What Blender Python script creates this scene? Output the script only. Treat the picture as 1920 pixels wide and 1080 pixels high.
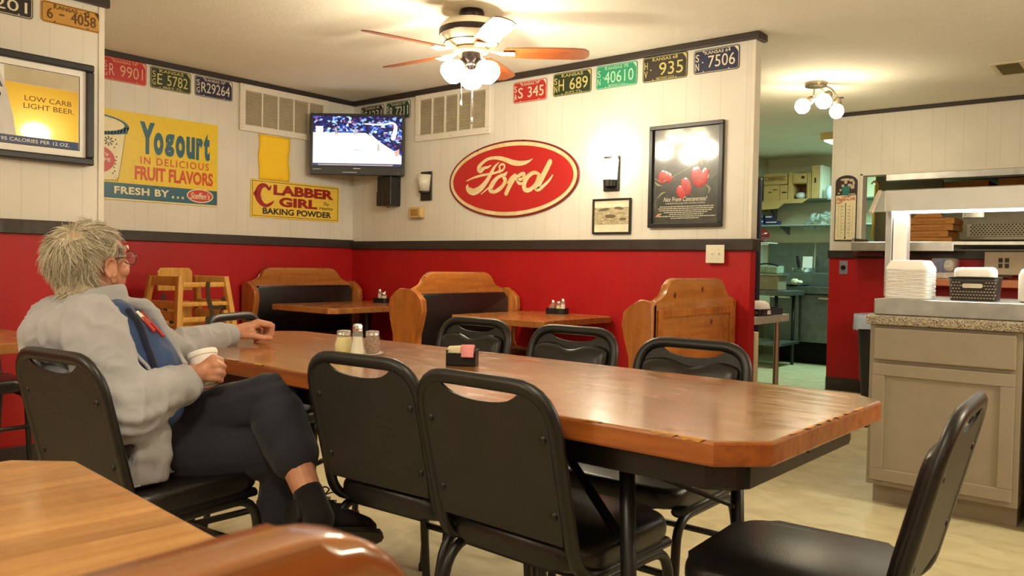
import bpy, bmesh, math, random
from mathutils import Vector, Matrix, Euler, noise
PI = math.pi
SC = bpy.context.scene
COL = SC.collection
for o in list(bpy.data.objects):
    bpy.data.objects.remove(o, do_unlink=True)

# ------------------------------------------------------------------ camera
cd = bpy.data.cameras.new('camera')
cam = bpy.data.objects.new('camera', cd)
COL.objects.link(cam)
Rv = Vector((0.77125932, 0.63625712, 0.01832852))
Uv = Vector((-0.03239421, 0.01047759, 0.99942025))
Fv = Vector((-0.63569621, 0.77140592, -0.02869199))
CAM = Vector((5.79085, -4.74497, 1.1))
m = Matrix.Identity(4)
for i in range(3):
    m[i][0] = Rv[i]; m[i][1] = Uv[i]; m[i][2] = -Fv[i]; m[i][3] = CAM[i]
cam.matrix_world = m
cd.sensor_width = 36.0
cd.sensor_fit = 'HORIZONTAL'
cd.lens = 1521.2 / 1920 * 36.0
cd.clip_start = 0.05
cd.dof.use_dof = True
cd.dof.focus_distance = 3.6
cd.dof.aperture_fstop = 11.0
SC.camera = cam

# ------------------------------------------------------------------ world, exposure
w = bpy.data.worlds.new('world'); SC.world = w; w.use_nodes = True
w.node_tree.nodes['Background'].inputs[0].default_value = (1, 0.85, 0.65, 1)
w.node_tree.nodes['Background'].inputs[1].default_value = 0.02
SC.view_settings.view_transform = 'Standard'
SC.view_settings.look = 'None'
SC.view_settings.gamma = 1.0
SC.view_settings.use_curve_mapping = False
SC.view_settings.exposure = 0.18

# room lamps beyond the frame (other ceiling lights of the same dining room, kitchen tubes)
def lamp(name, typ, loc, energy, color, size=0.1, rot=(0, 0, 0), sy=None, spread=None):
    l = bpy.data.lights.new(name, typ); l.energy = energy; l.color = color
    if typ == 'AREA':
        l.size = size
        if sy: l.shape = 'RECTANGLE'; l.size_y = sy
        if spread: l.spread = spread
    else:
        l.shadow_soft_size = size
    o = bpy.data.objects.new(name, l); COL.objects.link(o)
    o.location = loc; o.rotation_euler = rot
    return o
WARM = (1.0, 0.89, 0.66)
lamp('room_lamp', 'POINT', (7.0, -1.4, 1.95), 92, WARM, 0.14)
lamp('room_lamp', 'POINT', (6.9, -6.4, 1.95), 20, WARM, 0.14)
lamp('room_lamp', 'POINT', (3.0, -6.3, 1.95), 56, WARM, 0.14)
lamp('room_lamp', 'POINT', (4.9, -4.5, 2.1), 34, WARM, 0.12)
lamp('kitchen_tube_light', 'AREA', (3.2, 4.4, 2.43), 50, (0.56, 1.0, 0.80), 0.25, (0, 0, 0), 1.2)
lamp('kitchen_tube_light', 'AREA', (6.6, 4.6, 2.43), 14, (1.0, 0.95, 0.74), 0.25, (0, 0, 0), 1.2)

# ------------------------------------------------------------------ colours and materials
def lin(c):
    c = c / 255.0
    return c / 12.92 if c <= 0.04045 else ((c + 0.055) / 1.055) ** 2.4
def rgb(r, g, b): return (lin(r), lin(g), lin(b), 1.0)

class N:
    """small node-tree helper"""
    def __init__(s, name):
        s.m = bpy.data.materials.new(name); s.m.use_nodes = True
        s.t = s.m.node_tree; s.b = s.t.nodes['Principled BSDF']
    def n(s, typ, **kw):
        x = s.t.nodes.new(typ)
        for k, v in kw.items():
            if k.startswith('_'): x.inputs[k[1:]].default_value = v
            else: setattr(x, k, v)
        return x
    def l(s, a, b): s.t.links.new(a, b)
    def coord(s, kind='Object', scale=(1, 1, 1), rot=(0, 0, 0)):
        c = s.n('ShaderNodeTexCoord'); mp = s.n('ShaderNodeMapping')
        mp.inputs['Scale'].default_value = scale; mp.inputs['Rotation'].default_value = rot
        s.l(c.outputs[kind], mp.inputs[0]); return mp.outputs[0]
    def noise(s, vec, scale, detail=3, rough=0.5, dist=0.0):
        x = s.n('ShaderNodeTexNoise'); x.inputs['Scale'].default_value = scale
        x.inputs['Detail'].default_value = detail; x.inputs['Roughness'].default_value = rough
        x.inputs['Distortion'].default_value = dist
        if vec is not None: s.l(vec, x.inputs['Vector'])
        return x.outputs[0]
    def ramp(s, fac, stops, interp='LINEAR'):
        x = s.n('ShaderNodeValToRGB'); cr = x.color_ramp; cr.interpolation = interp
        while len(cr.elements) < len(stops): cr.elements.new(0.5)
        for e, (p, c) in zip(cr.elements, stops):
            e.position = p; e.color = c if isinstance(c, tuple) else (c, c, c, 1)
        s.l(fac, x.inputs[0]); return x.outputs[0]
    def mix(s, fac, a, b, blend='MIX'):
        x = s.n('ShaderNodeMix', data_type='RGBA', blend_type=blend)
        if isinstance(fac, (int, float)): x.inputs[0].default_value = fac
        else: s.l(fac, x.inputs[0])
        for v, i in ((a, 6), (b, 7)):
            if isinstance(v, tuple): x.inputs[i].default_value = v
            else: s.l(v, x.inputs[i])
        return x.outputs[2]
    def math(s, op, a, b=None, c=None):
        x = s.n('ShaderNodeMath', operation=op)
        for i, v in enumerate((a, b, c)):
            if v is None: continue
            if isinstance(v, (int, float)): x.inputs[i].default_value = v
            else: s.l(v, x.inputs[i])
        return x.outputs[0]
    def bump(s, h, strength=0.3, dist=0.01):
        x = s.n('ShaderNodeBump'); x.inputs['Strength'].default_value = strength
        x.inputs['Distance'].default_value = dist
        s.l(h, x.inputs['Height']); s.l(x.outputs[0], s.b.inputs['Normal']); return x
    def set(s, **kw):
        for k, v in kw.items():
            s.b.inputs[k.replace('_', ' ')].default_value = v
    def base(s, v):
        if isinstance(v, tuple): s.b.inputs['Base Color'].default_value = v
        else: s.l(v, s.b.inputs['Base Color'])

def plain(name, col, rough=0.5, metal=0.0, spec=0.5, vary=0.08, bump=0.0, bscale=60, coat=0.0, nscale=14):
    k = N(name)
    if vary:
        f = k.noise(k.coord(), nscale, 4)
        d = tuple(c * (1 - vary) for c in col[:3]) + (1,)
        u = tuple(min(1, c * (1 + vary)) for c in col[:3]) + (1,)
        k.base(k.ramp(f, [(0.3, d), (0.7, u)]))
    else: k.base(col)
    k.set(Roughness=rough, Metallic=metal, Coat_Weight=coat, Coat_Roughness=0.08)
    k.b.inputs['Specular IOR Level'].default_value = spec
    if bump: k.bump(k.noise(k.coord(), bscale, 3), bump, 0.004)
    return k.m

def glow(name, col, strength):
    k = N(name); k.base((0.8, 0.8, 0.8, 1))
    k.b.inputs['Emission Color'].default_value = col
    k.b.inputs['Emission Strength'].default_value = strength
    k.set(Roughness=0.3)
    return k.m

def wood(name, c1, c2, c3, axis='X', strip=0.0, rough=0.35, coat=0.3, gscale=1.0, bump=0.15, wear=0.0, strip_var=0.5, slen=14):
    """stretched-grain wood; strips (butcher block) run along the axis"""
    k = N(name)
    sc = {'X': (1.2, 14, 14), 'Y': (14, 1.2, 14), 'Z': (14, 14, 1.2)}[axis]
    v = k.coord('Object', tuple(a * gscale for a in sc))
    g = k.noise(v, 1.0, 6, 0.6, 0.6)
    fine = k.noise(k.coord('Object', tuple(a * gscale * 5 for a in sc)), 1.0, 3, 0.5, 0.2)
    col = k.ramp(g, [(0.25, c3), (0.45, c1), (0.7, c2)])
    col = k.mix(0.35, col, k.ramp(fine, [(0.3, c3), (0.7, c2)]), 'MIX')
    if strip:
        c = k.n('ShaderNodeTexCoord'); sp = k.n('ShaderNodeSeparateXYZ'); k.l(c.outputs['Object'], sp.inputs[0])
        across = sp.outputs[1 if axis == 'X' else 0]; along = sp.outputs[0 if axis == 'X' else 1]
        i = k.math('FLOOR', k.math('DIVIDE', across, strip))
        j = k.math('FLOOR', k.math('ADD', k.math('DIVIDE', along, strip * slen), k.math('MULTIPLY', i, 0.37)))
        cb = k.n('ShaderNodeCombineXYZ'); k.l(i, cb.inputs[0]); k.l(j, cb.inputs[1])
        wn = k.n('ShaderNodeTexWhiteNoise'); k.l(cb.outputs[0], wn.inputs[0])
        tint = k.ramp(wn.outputs[0], [(0.0, tuple(a * (1 - strip_var) + strip_var * b * 0.8 for a, b in zip(c1[:3], c3[:3])) + (1,)), (0.5, c1), (1.0, c2)])
        col = k.mix(strip_var, col, tint)
    rnode = k.ramp(k.noise(k.coord('Object', (3, 9, 3)), 3.0, 4), [(0.35, rough * 0.75), (0.7, rough * 1.35)])
    k.base(col)
    k.l(rnode, k.b.inputs['Roughness'])
    k.set(Coat_Weight=coat, Coat_Roughness=0.12)
    h = k.mix(0.5, g, fine)
    if wear:
        w2 = k.noise(k.coord('Object', (9, 34, 20)), 1.0, 5, 0.7, 1.0)
        h = k.mix(0.6, h, w2)
    k.bump(h, bump, 0.004)
    return k.m

M = {}
M['black_metal'] = plain('black_metal', rgb(26, 25, 24), 0.38, 0.0, 0.5, 0.1)
M['black_plastic'] = plain('black_plastic', rgb(24, 24, 25), 0.33, 0, 0.5, 0.05)
M['back_panel'] = plain('back_panel', rgb(38, 36, 33), 0.5, 0, 0.45, 0.12, 0.15, 300)
M['vinyl'] = plain('vinyl', rgb(25, 23, 22), 0.33, 0, 0.5, 0.1, 0.12, 260)
M['trim_dark'] = wood('trim_dark', rgb(47, 38, 33), rgb(58, 48, 42), rgb(32, 26, 23), 'X', 0, 0.45, 0.1)
M['trim_dark_y'] = wood('trim_dark_y', rgb(47, 38, 33), rgb(58, 48, 42), rgb(32, 26, 23), 'Y', 0, 0.45, 0.1)
M['steel'] = plain('steel', (0.55, 0.55, 0.53, 1), 0.28, 1.0, 0.5, 0.1)
M['steel_dull'] = plain('steel_dull', (0.42, 0.43, 0.42, 1), 0.42, 1.0, 0.5, 0.15)
M['chrome'] = plain('chrome', (0.75, 0.74, 0.72, 1), 0.15, 1.0, 0.5, 0.03)
M['brass'] = plain('brass', (0.55, 0.42, 0.2, 1), 0.35, 1.0, 0.5, 0.1)
M['cream_enamel'] = plain('cream_enamel', rgb(225, 215, 190), 0.3, 0, 0.5, 0.04)
M['white_paint'] = plain('white_paint', rgb(226, 220, 206), 0.45, 0, 0.4, 0.03)
M['white_plastic'] = plain('white_plastic', rgb(238, 236, 230), 0.4, 0, 0.4, 0.02)
M['foam'] = plain('foam', rgb(244, 243, 240), 0.6, 0, 0.3, 0.02)
M['dark'] = plain('dark', rgb(20, 19, 18), 0.7, 0, 0.2, 0.1)
M['cardboard'] = plain('cardboard', rgb(196, 160, 104), 0.75, 0, 0.2, 0.08, 0.05, 40)
M['kraft'] = plain('kraft', rgb(178, 122, 66), 0.75, 0, 0.2, 0.1, 0.05, 40)
M['ink'] = plain('ink', rgb(58, 44, 28), 0.7, 0, 0.2, 0)
M['black_ink'] = plain('black_ink', rgb(22, 20, 19), 0.5, 0, 0.3, 0)

# ------------------------------------------------------------------ mesh building
class MB:
    def __init__(s): s.bm = bmesh.new(); s.mi = 0
    def _new(s, verts, faces):
        vs = [s.bm.verts.new(v) for v in verts]; out = []
        for f in faces:
            try:
                fc = s.bm.faces.new([vs[i] for i in f]); fc.material_index = s.mi; out.append(fc)
            except ValueError: pass
        return vs, out
    def box(s, a, b, bev=0.0, seg=2, M4=None):
        x0, y0, z0 = a; x1, y1, z1 = b
        vs, fs = s._new([(x0, y0, z0), (x1, y0, z0), (x1, y1, z0), (x0, y1, z0), (x0, y0, z1), (x1, y0, z1), (x1, y1, z1), (x0, y1, z1)],
                        [(0, 3, 2, 1), (4, 5, 6, 7), (0, 1, 5, 4), (1, 2, 6, 5), (2, 3, 7, 6), (3, 0, 4, 7)])
        if M4 is not None: bmesh.ops.transform(s.bm, matrix=M4, verts=vs)
        if bev > 0:
            es = list({e for f in fs for e in f.edges})
            r = bmesh.ops.bevel(s.bm, geom=es, offset=bev, segments=seg, affect='EDGES', profile=0.5)
            for f in r['faces']: f.material_index = s.mi
        return s
    def quad(s, *p): s._new(p, [tuple(range(len(p)))]); return s
    def sweep(s, pts, sec, closed=False, cap=True, up=None, scales=None, twist=None):
        """sweep section [(a,b)..] along pts with parallel transport"""
        pts = [Vector(p) for p in pts]; n = len(pts); k = len(sec)
        tg = []
        for i in range(n):
            if closed: t = pts[(i + 1) % n] - pts[i - 1]
            else: t = pts[min(i + 1, n - 1)] - pts[max(i - 1, 0)]
            tg.append(t.normalized() if t.length > 1e-9 else Vector((0, 0, 1)))
        nrm = Vector(up) if up else Vector((0, 0, 1))
        if abs(nrm.dot(tg[0])) > 0.95: nrm = Vector((1, 0, 0)) if abs(tg[0].x) < 0.9 else Vector((0, 1, 0))
        nrm = (nrm - tg[0] * nrm.dot(tg[0])).normalized()
        rows = []
        for i in range(n):
            t = tg[i]
            if up is not None:
                u2 = Vector(up); u2 = u2 - t * u2.dot(t)
                if u2.length > 1e-3: nrm = u2.normalized()
            nrm = (nrm - t * nrm.dot(t)).normalized()
            bi = t.cross(nrm)
            sc = 1 if scales is None else scales[i]
            sa, sb = sc if isinstance(sc, tuple) else (sc, sc)
            rows.append([s.bm.verts.new(pts[i] + nrm * a * sa + bi * b * sb) for a, b in sec])
        for i in range(n if closed else n - 1):
            A = rows[i]; B = rows[(i + 1) % n]
            for j in range(k):
                f = s.bm.faces.new((A[j], A[(j + 1) % k], B[(j + 1) % k], B[j])); f.material_index = s.mi
        if cap and not closed:
            f = s.bm.faces.new(list(reversed(rows[0]))); f.material_index = s.mi
            f = s.bm.faces.new(rows[-1]); f.material_index = s.mi
        return s
    def tube(s, pts, r, n=10, **kw):
        if isinstance(r, (list, tuple)): kw['scales'] = list(r); r = 1.0
        return s.sweep(pts, [(r * math.cos(2 * PI * i / n), r * math.sin(2 * PI * i / n)) for i in range(n)], **kw)
    def lathe(s, prof, n=24, loc=(0, 0, 0), M4=None, cap=True):
        rows = []; L = Vector(loc); al = []
        for r, z in prof:
            row = [s.bm.verts.new(L + Vector((r * math.cos(2 * PI * i / n), r * math.sin(2 * PI * i / n), z))) for i in range(n)]
            rows.append(row); al += row
        for A, B in zip(rows, rows[1:]):
            for j in range(n):
                f = s.bm.faces.new((A[j], A[(j + 1) % n], B[(j + 1) % n], B[j])); f.material_index = s.mi
        if cap:
            f = s.bm.faces.new(list(reversed(rows[0]))); f.material_index = s.mi
            f = s.bm.faces.new(rows[-1]); f.material_index = s.mi
        if M4 is not None: bmesh.ops.transform(s.bm, matrix=M4, verts=al)
        return s
    def ball(s, c, r, M4=None, n=16, m_=10):
        r = (r, r, r) if isinstance(r, (int, float)) else r
        prof = [(math.sin(PI * i / m_), -math.cos(PI * i / m_)) for i in range(1, m_)]
        b = len(s.bm.verts)
        T = Matrix.Translation(c) @ (M4 if M4 is not None else Matrix.Identity(4)) @ Matrix.Diagonal((r[0], r[1], r[2], 1))
        return s.lathe(prof, n, M4=T)
    def prism(s, poly, d0, d1, plane='XZ', bev=0.0, seg=2):
        """poly in a plane, extruded d0..d1 along the third axis"""
        def P(u, v, d): return {'XZ': (u, d, v), 'XY': (u, v, d), 'YZ': (d, u, v)}[plane]
        n = len(poly)
        vs, fs = s._new([P(u, v, d0) for u, v in poly] + [P(u, v, d1) for u, v in poly],
                        [tuple(range(n)), tuple(reversed(range(n, 2 * n)))] + [(i, i + n, (i + 1) % n + n, (i + 1) % n) for i in range(n)])
        if bev > 0:
            es = list({e for f in fs[:2] for e in f.edges})
            r = bmesh.ops.bevel(s.bm, geom=es, offset=bev, segments=seg, affect='EDGES', profile=0.5)
            for f in r['faces']: f.material_index = s.mi
        return s
    def stroke(s, pts, y=0.0, per=6, w=1.0):
        """flat brush stroke in XZ facing -Y; pts (x,z,halfwidth)"""
        P = smooth3(pts, per)
        n = len(P)
        L = []; R = []
        for i in range(n):
            a = P[max(i - 1, 0)]; b = P[min(i + 1, n - 1)]
            dx, dz = b[0] - a[0], b[1] - a[1]; q = math.hypot(dx, dz) or 1
            nx, nz = -dz / q, dx / q; h = P[i][2] * w
            L.append(s.bm.verts.new((P[i][0] + nx * h, y, P[i][1] + nz * h)))
            R.append(s.bm.verts.new((P[i][0] - nx * h, y, P[i][1] - nz * h)))
        for i in range(n - 1):
            f = s.bm.faces.new((R[i], R[i + 1], L[i + 1], L[i])); f.material_index = s.mi
        for e in (0, n - 1):
            x, z, h = P[e]; h *= w
            f = s.bm.faces.new([s.bm.verts.new((x + h * math.cos(2 * PI * i / 10), y - (.0002 if e else .0003), z + h * math.sin(2 * PI * i / 10))) for i in range(10)]); f.material_index = s.mi
        return s
    def text(s, txt, u0, v0, u1, v1, y=0.0, bold=0.0, shear=0.0, depth=0.0, keep=False, rot=0.0, space=1.0):
        """text fitted to the box u0..u1, v0..v1 of the XZ plane, facing -Y"""
        cu = bpy.data.curves.new('t', 'FONT'); cu.body = txt; cu.size = 1; cu.offset = bold; cu.shear = shear
        cu.extrude = depth; cu.resolution_u = 3; cu.space_character = space
        ob = bpy.data.objects.new('t', cu); COL.objects.link(ob)
        dg = bpy.context.evaluated_depsgraph_get(); me = bpy.data.meshes.new_from_object(ob.evaluated_get(dg))
        bpy.data.objects.remove(ob); bpy.data.curves.remove(cu)
        if not me.vertices: return s
        xs = [v.co.x for v in me.vertices]; ys = [v.co.y for v in me.vertices]
        x0, x1, y0, y1 = min(xs), max(xs), min(ys), max(ys)
        sx = (u1 - u0) / (x1 - x0); sz = (v1 - v0) / (y1 - y0)
        if keep: sx = sz = min(sx, sz)
        cx, cz = (u0 + u1) / 2, (v0 + v1) / 2
        vs = []
        for v in me.vertices:
            a = (v.co.x - (x0 + x1) / 2) * sx; b = (v.co.y - (y0 + y1) / 2) * sz
            if rot: a, b = a * math.cos(rot) - b * math.sin(rot), a * math.sin(rot) + b * math.cos(rot)
            vs.append(s.bm.verts.new((cx + a, y - v.co.z, cz + b)))
        for p in me.polygons:
            try:
                f = s.bm.faces.new([vs[i] for i in p.vertices]); f.material_index = s.mi
            except ValueError: pass
        bpy.data.meshes.remove(me)
        return s
    def xf(s, M4): bmesh.ops.transform(s.bm, matrix=M4, verts=s.bm.verts[:]); return s
    def build(s, name, mat=None, parent=None, smooth=False, loc=None, auto=None):
        me = bpy.data.meshes.new(name)
        bmesh.ops.recalc_face_normals(s.bm, faces=s.bm.faces[:]) if smooth != 'flat' else None
        s.bm.to_mesh(me); s.bm.free()
        for mm in (mat if isinstance(mat, (list, tuple)) else [mat]):
            if mm: me.materials.append(mm)
        if smooth and smooth != 'flat':
            for p in me.polygons: p.use_smooth = True
            if smooth is not True or auto: me.set_sharp_from_angle(angle=math.radians(auto or 40))
        o = bpy.data.objects.new(name, me); COL.objects.link(o)
        if parent: o.parent = parent
        if loc: o.location = loc
        return o

def smooth3(pts, per=6):
    """Catmull-Rom through tuples of any length"""
    n = len(pts); out = []
    if n < 3: return [tuple(p) for p in pts]
    for i in range(n - 1):
        p0 = pts[max(i - 1, 0)]; p1 = pts[i]; p2 = pts[i + 1]; p3 = pts[min(i + 2, n - 1)]
        for k in range(per):
            t = k / per
            out.append(tuple(0.5 * ((2 * b) + (-a + c) * t + (2 * a - 5 * b + 4 * c - d) * t * t + (-a + 3 * b - 3 * c + d) * t ** 3)
                             for a, b, c, d in zip(p0, p1, p2, p3)))
    out.append(tuple(pts[-1])); return out

def fillet(pts, r, n=6):
    pts = [Vector(p) for p in pts]; out = [pts[0]]
    for i in range(1, len(pts) - 1):
        rr = r[i] if isinstance(r, (list, dict)) else r
        a, b, c = pts[i - 1], pts[i], pts[i + 1]
        d1 = (a - b); d2 = (c - b)
        q = min(rr, d1.length * 0.48, d2.length * 0.48)
        p1 = b + d1.normalized() * q; p2 = b + d2.normalized() * q
        for k in range(n + 1):
            t = k / n
            out.append(p1 * (1 - t) ** 2 + b * 2 * t * (1 - t) + p2 * t * t)
    out.append(pts[-1]); return out

def rrect(x0, z0, x1, z1, r, n=5):
    out = []
    for cx, cz, a in ((x1 - r, z0 + r, -PI / 2), (x1 - r, z1 - r, 0), (x0 + r, z1 - r, PI / 2), (x0 + r, z0 + r, PI)):
        for k in range(n + 1):
            t = a + PI / 2 * k / n; out.append((cx + r * math.cos(t), cz + r * math.sin(t)))
    return out

def tag(o, label, cat, group=None, kind=None):
    o['label'] = label; o['category'] = cat
    if group: o['group'] = group
    if kind: o['kind'] = kind
    return o
def thing(name, label, cat, loc=(0, 0, 0), rz=0.0, group=None):
    o = bpy.data.objects.new(name, None); COL.objects.link(o); o.empty_display_size = 0.1
    o.location = loc; o.rotation_euler = (0, 0, rz)
    return tag(o, label, cat, group)
def struct(name, mb, mat, smooth=False):
    o = mb.build(name, mat, None, smooth); o['kind'] = 'structure'; return o
def children(o): return [c for c in bpy.data.objects if c.parent is o]
def dup(root, loc, rz, label, group=None):
    r = root.copy(); COL.objects.link(r); r.location = loc; r.rotation_euler = (0, 0, rz); r['label'] = label
    if group: r['group'] = group
    for ch in children(root):
        c = ch.copy(); COL.objects.link(c); c.parent = r
        for g in children(ch):
            d = g.copy(); COL.objects.link(d); d.parent = c
            d.matrix_parent_inverse = g.matrix_parent_inverse.copy()
    return r
# ================================================================== the room
H = 2.535
def wall_mat(name, along):
    k = N(name)
    c = k.n('ShaderNodeTexCoord'); sp = k.n('ShaderNodeSeparateXYZ'); k.l(c.outputs['Object'], sp.inputs[0])
    a = sp.outputs[0 if along == 'X' else 1]
    g = None
    for off in (0.0, 0.10, 0.27):      # three random-width planks per 406 mm of panelling
        fr = k.math('FRACT', k.math('ADD', k.math('DIVIDE', a, 0.4064), off / 0.4064 + 7.13))
        d = k.math('ABSOLUTE', k.math('SUBTRACT', fr, 0.5))
        q = k.math('LESS_THAN', d, 0.0075)
        g = q if g is None else k.math('MAXIMUM', g, q)
    n1 = k.noise(k.coord(), 2.5, 4)
    white = k.ramp(n1, [(0.3, rgb(214, 210, 198)), (0.7, rgb(226, 222, 211))])
    red = k.ramp(n1, [(0.3, rgb(164, 18, 22)), (0.7, rgb(176, 23, 26))])
    up = k.math('GREATER_THAN', sp.outputs[2], 1.25)
    col = k.mix(up, red, white)
    col = k.mix(k.math('MULTIPLY', g, 0.12), col, (0.12, 0.08, 0.05, 1))
    k.base(col); k.set(Roughness=0.42)
    k.b.inputs['Specular IOR Level'].default_value = 0.4
    k.bump(k.math('SUBTRACT', k.math('MULTIPLY', k.noise(k.coord(), 70, 2), 0.06), g), 0.35, 0.002)
    return k.m
WX = wall_mat('panelling_x', 'X'); WY = wall_mat('panelling_y', 'Y')

k = N('ceiling_texture')
k.base(k.ramp(k.noise(k.coord(), 1.3, 4), [(0.3, rgb(236, 231, 216)), (0.7, rgb(242, 238, 224))]))
k.set(Roughness=0.9)
k.bump(k.mix(0.5, k.noise(k.coord(), 55, 5, 0.65), k.noise(k.coord(), 18, 4)), 0.55, 0.012)
CEIL = k.m
k = N('vinyl_floor')
c = k.n('ShaderNodeTexCoord'); sp = k.n('ShaderNodeSeparateXYZ'); k.l(c.outputs['Object'], sp.inputs[0])
j = None
for ax in (0, 1):
    fr = k.math('FRACT', k.math('DIVIDE', k.math('ADD', sp.outputs[ax], 20.1), 0.457))
    q = k.math('LESS_THAN', fr, 0.006); j = q if j is None else k.math('MAXIMUM', j, q)
n1 = k.noise(k.coord('Object', (1, 1.6, 1)), 5, 6, 0.62, 0.8)
col = k.ramp(n1, [(0.3, rgb(184, 174, 138)), (0.52, rgb(202, 193, 156)), (0.75, rgb(212, 204, 170))])
col = k.mix(k.math('MULTIPLY', j, 0.22), col, rgb(130, 118, 90))
k.base(col); k.l(k.ramp(k.noise(k.coord(), 8, 4), [(0.3, 0.36), (0.7, 0.55)]), k.b.inputs['Roughness'])
k.bump(k.noise(k.coord(), 30, 3), 0.05, 0.004)
FLOOR = k.m
k = N('kitchen_wall_paint')
k.base(k.ramp(k.noise(k.coord(), 2, 4), [(0.3, rgb(196, 192, 160)), (0.7, rgb(210, 206, 176))])); k.set(Roughness=0.5)
KW = k.m

b = MB(); b.box((-0.1, -8, -0.1), (8.6, 5.75, 0)); struct('floor', b, FLOOR)
b = MB(); b.box((-0.1, -8, H), (8.6, 5.75, H + 0.1)); struct('ceiling', b, CEIL)
b = MB(); b.box((-0.1, 0, 0), (3.76, 0.085, H)); struct('wall_back', b, WX)
b = MB(); b.box((-0.1, -2.685, 0), (0, 0, H)); struct('wall_left', b, WY)
b = MB(); b.box((-0.1, -8, 0), (1.1, -2.685, H)); struct('wall_left_front', b, WY)
b = MB(); b.box((-0.1, -8.1, 0), (8.6, -8, H)); struct('wall_front', b, WX)
b = MB(); b.box((8.5, -8, 0), (8.6, 5.6, H)); struct('wall_right', b, WY)
# kitchen wall with the pass-through opening
b = MB()
b.box((3.28, 2.9, 0), (3.55, 3.02, H)); b.box((3.55, 2.9, 0), (7.2, 3.02, 1.3)); b.box((3.55, 2.9, 1.965), (7.2, 3.02, H)); b.box((7.2, 2.9, 0), (8.5, 3.02, H))
struct('wall_kitchen', b, WX)
b = MB(); b.box((-0.1, 5.6, 0), (8.6, 5.75, H)); struct('wall_kitchen_back', b, KW)
b = MB(); b.box((1.45, 0.125, 0), (1.57, 5.6, H)); struct('wall_kitchen_left', b, KW)
# dark wood: top mouldings, chair rails, skirting
def trimx(name, x0, x1, y, z0, z1, d=0.022, capr=False, bev=0.004):
    b = MB(); b.box((x0, y - d, z0), (x1, y, z1), bev)
    struct(name, b, M['trim_dark'])
def trimy(name, y0, y1, x, z0, z1, d=0.022):
    b = MB(); b.box((x, y0, z0), (x + d, y1, z1), 0.004)
    struct(name, b, M['trim_dark_y'])
b = MB(); b.box((0.02, -0.03, 2.49), (3.79, 0, H), 0.006); b.box((3.76, 0, 2.49), (3.79, 0.11, H), 0.006); struct('trim_1', b, M['trim_dark'])
trimy('trim_2', -2.68, -0.02, 0, 2.495, H, 0.02)
trimy('trim_3', -8, -2.66, 1.1, 2.49, H, 0.03)
b = MB(); b.box((3.27, 2.88, 2.50), (8.5, 2.9, H), 0.004); struct('trim_4', b, M['trim_dark'])
b = MB(); b.box((0.02, -0.024, 1.213), (3.785, 0, 1.285), 0.005); b.box((3.76, 0, 1.213), (3.785, 0.09, 1.285), 0.005); struct('trim_5', b, M['trim_dark'])
trimy('trim_6', -2.68, 0, 0, 1.222, 1.295, 0.02)
trimy('trim_7', -8, -2.68, 1.1, 1.215, 1.290, 0.022)
b = MB(); b.box((3.27, 2.876, 1.215), (8.5, 2.9, 1.285), 0.004); struct('trim_8', b, M['trim_dark'])
b = MB(); b.box((3.742, -0.008, 1.285), (3.764, 0.0, 2.49), .002); struct('trim_9', b, M['white_paint'])
trimx('baseboard_back', 0, 3.76, 0, 0, 0.1, 0.014)
trimy('baseboard_left', -2.68, 0, 0, 0, 0.1, 0.014)
trimy('baseboard_left_front', -8, -2.68, 1.1, 0, 0.1, 0.014)
trimx('baseboard_kitchen', 3.28, 8.5, 2.9, 0, 0.12, 0.014)
# white corner bead of the projecting wall
b = MB(); b.box((1.1, -2.712, 1.29), (1.106, -2.68, 2.49), 0.002); struct('trim_10', b, M['white_paint'])
# frame of the pass-through window
b = MB(); b.box((3.535, 2.885, 1.375), (3.56, 3.02, 1.975), 0.004); b.box((3.535, 2.885, 1.955), (7.2, 3.02, 1.978), 0.004)
struct('window_1', b, M['white_paint'])
# ================================================================== things on the walls
RB, RL = 0.0, PI / 2          # back wall faces -Y, left walls face +X
def wallthing(name, wall, u, z, label, cat, group=None, off=0.0):
    if wall == 'back': loc, r = (u, -off, z), RB
    elif wall == 'left': loc, r = (off, u, z), RL
    elif wall == 'near': loc, r = (1.1 + off, u, z), RL
    elif wall == 'kitchen': loc, r = (u, 2.9 - off, z), RB
    return thing(name, label, cat, loc, r, group)

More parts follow.
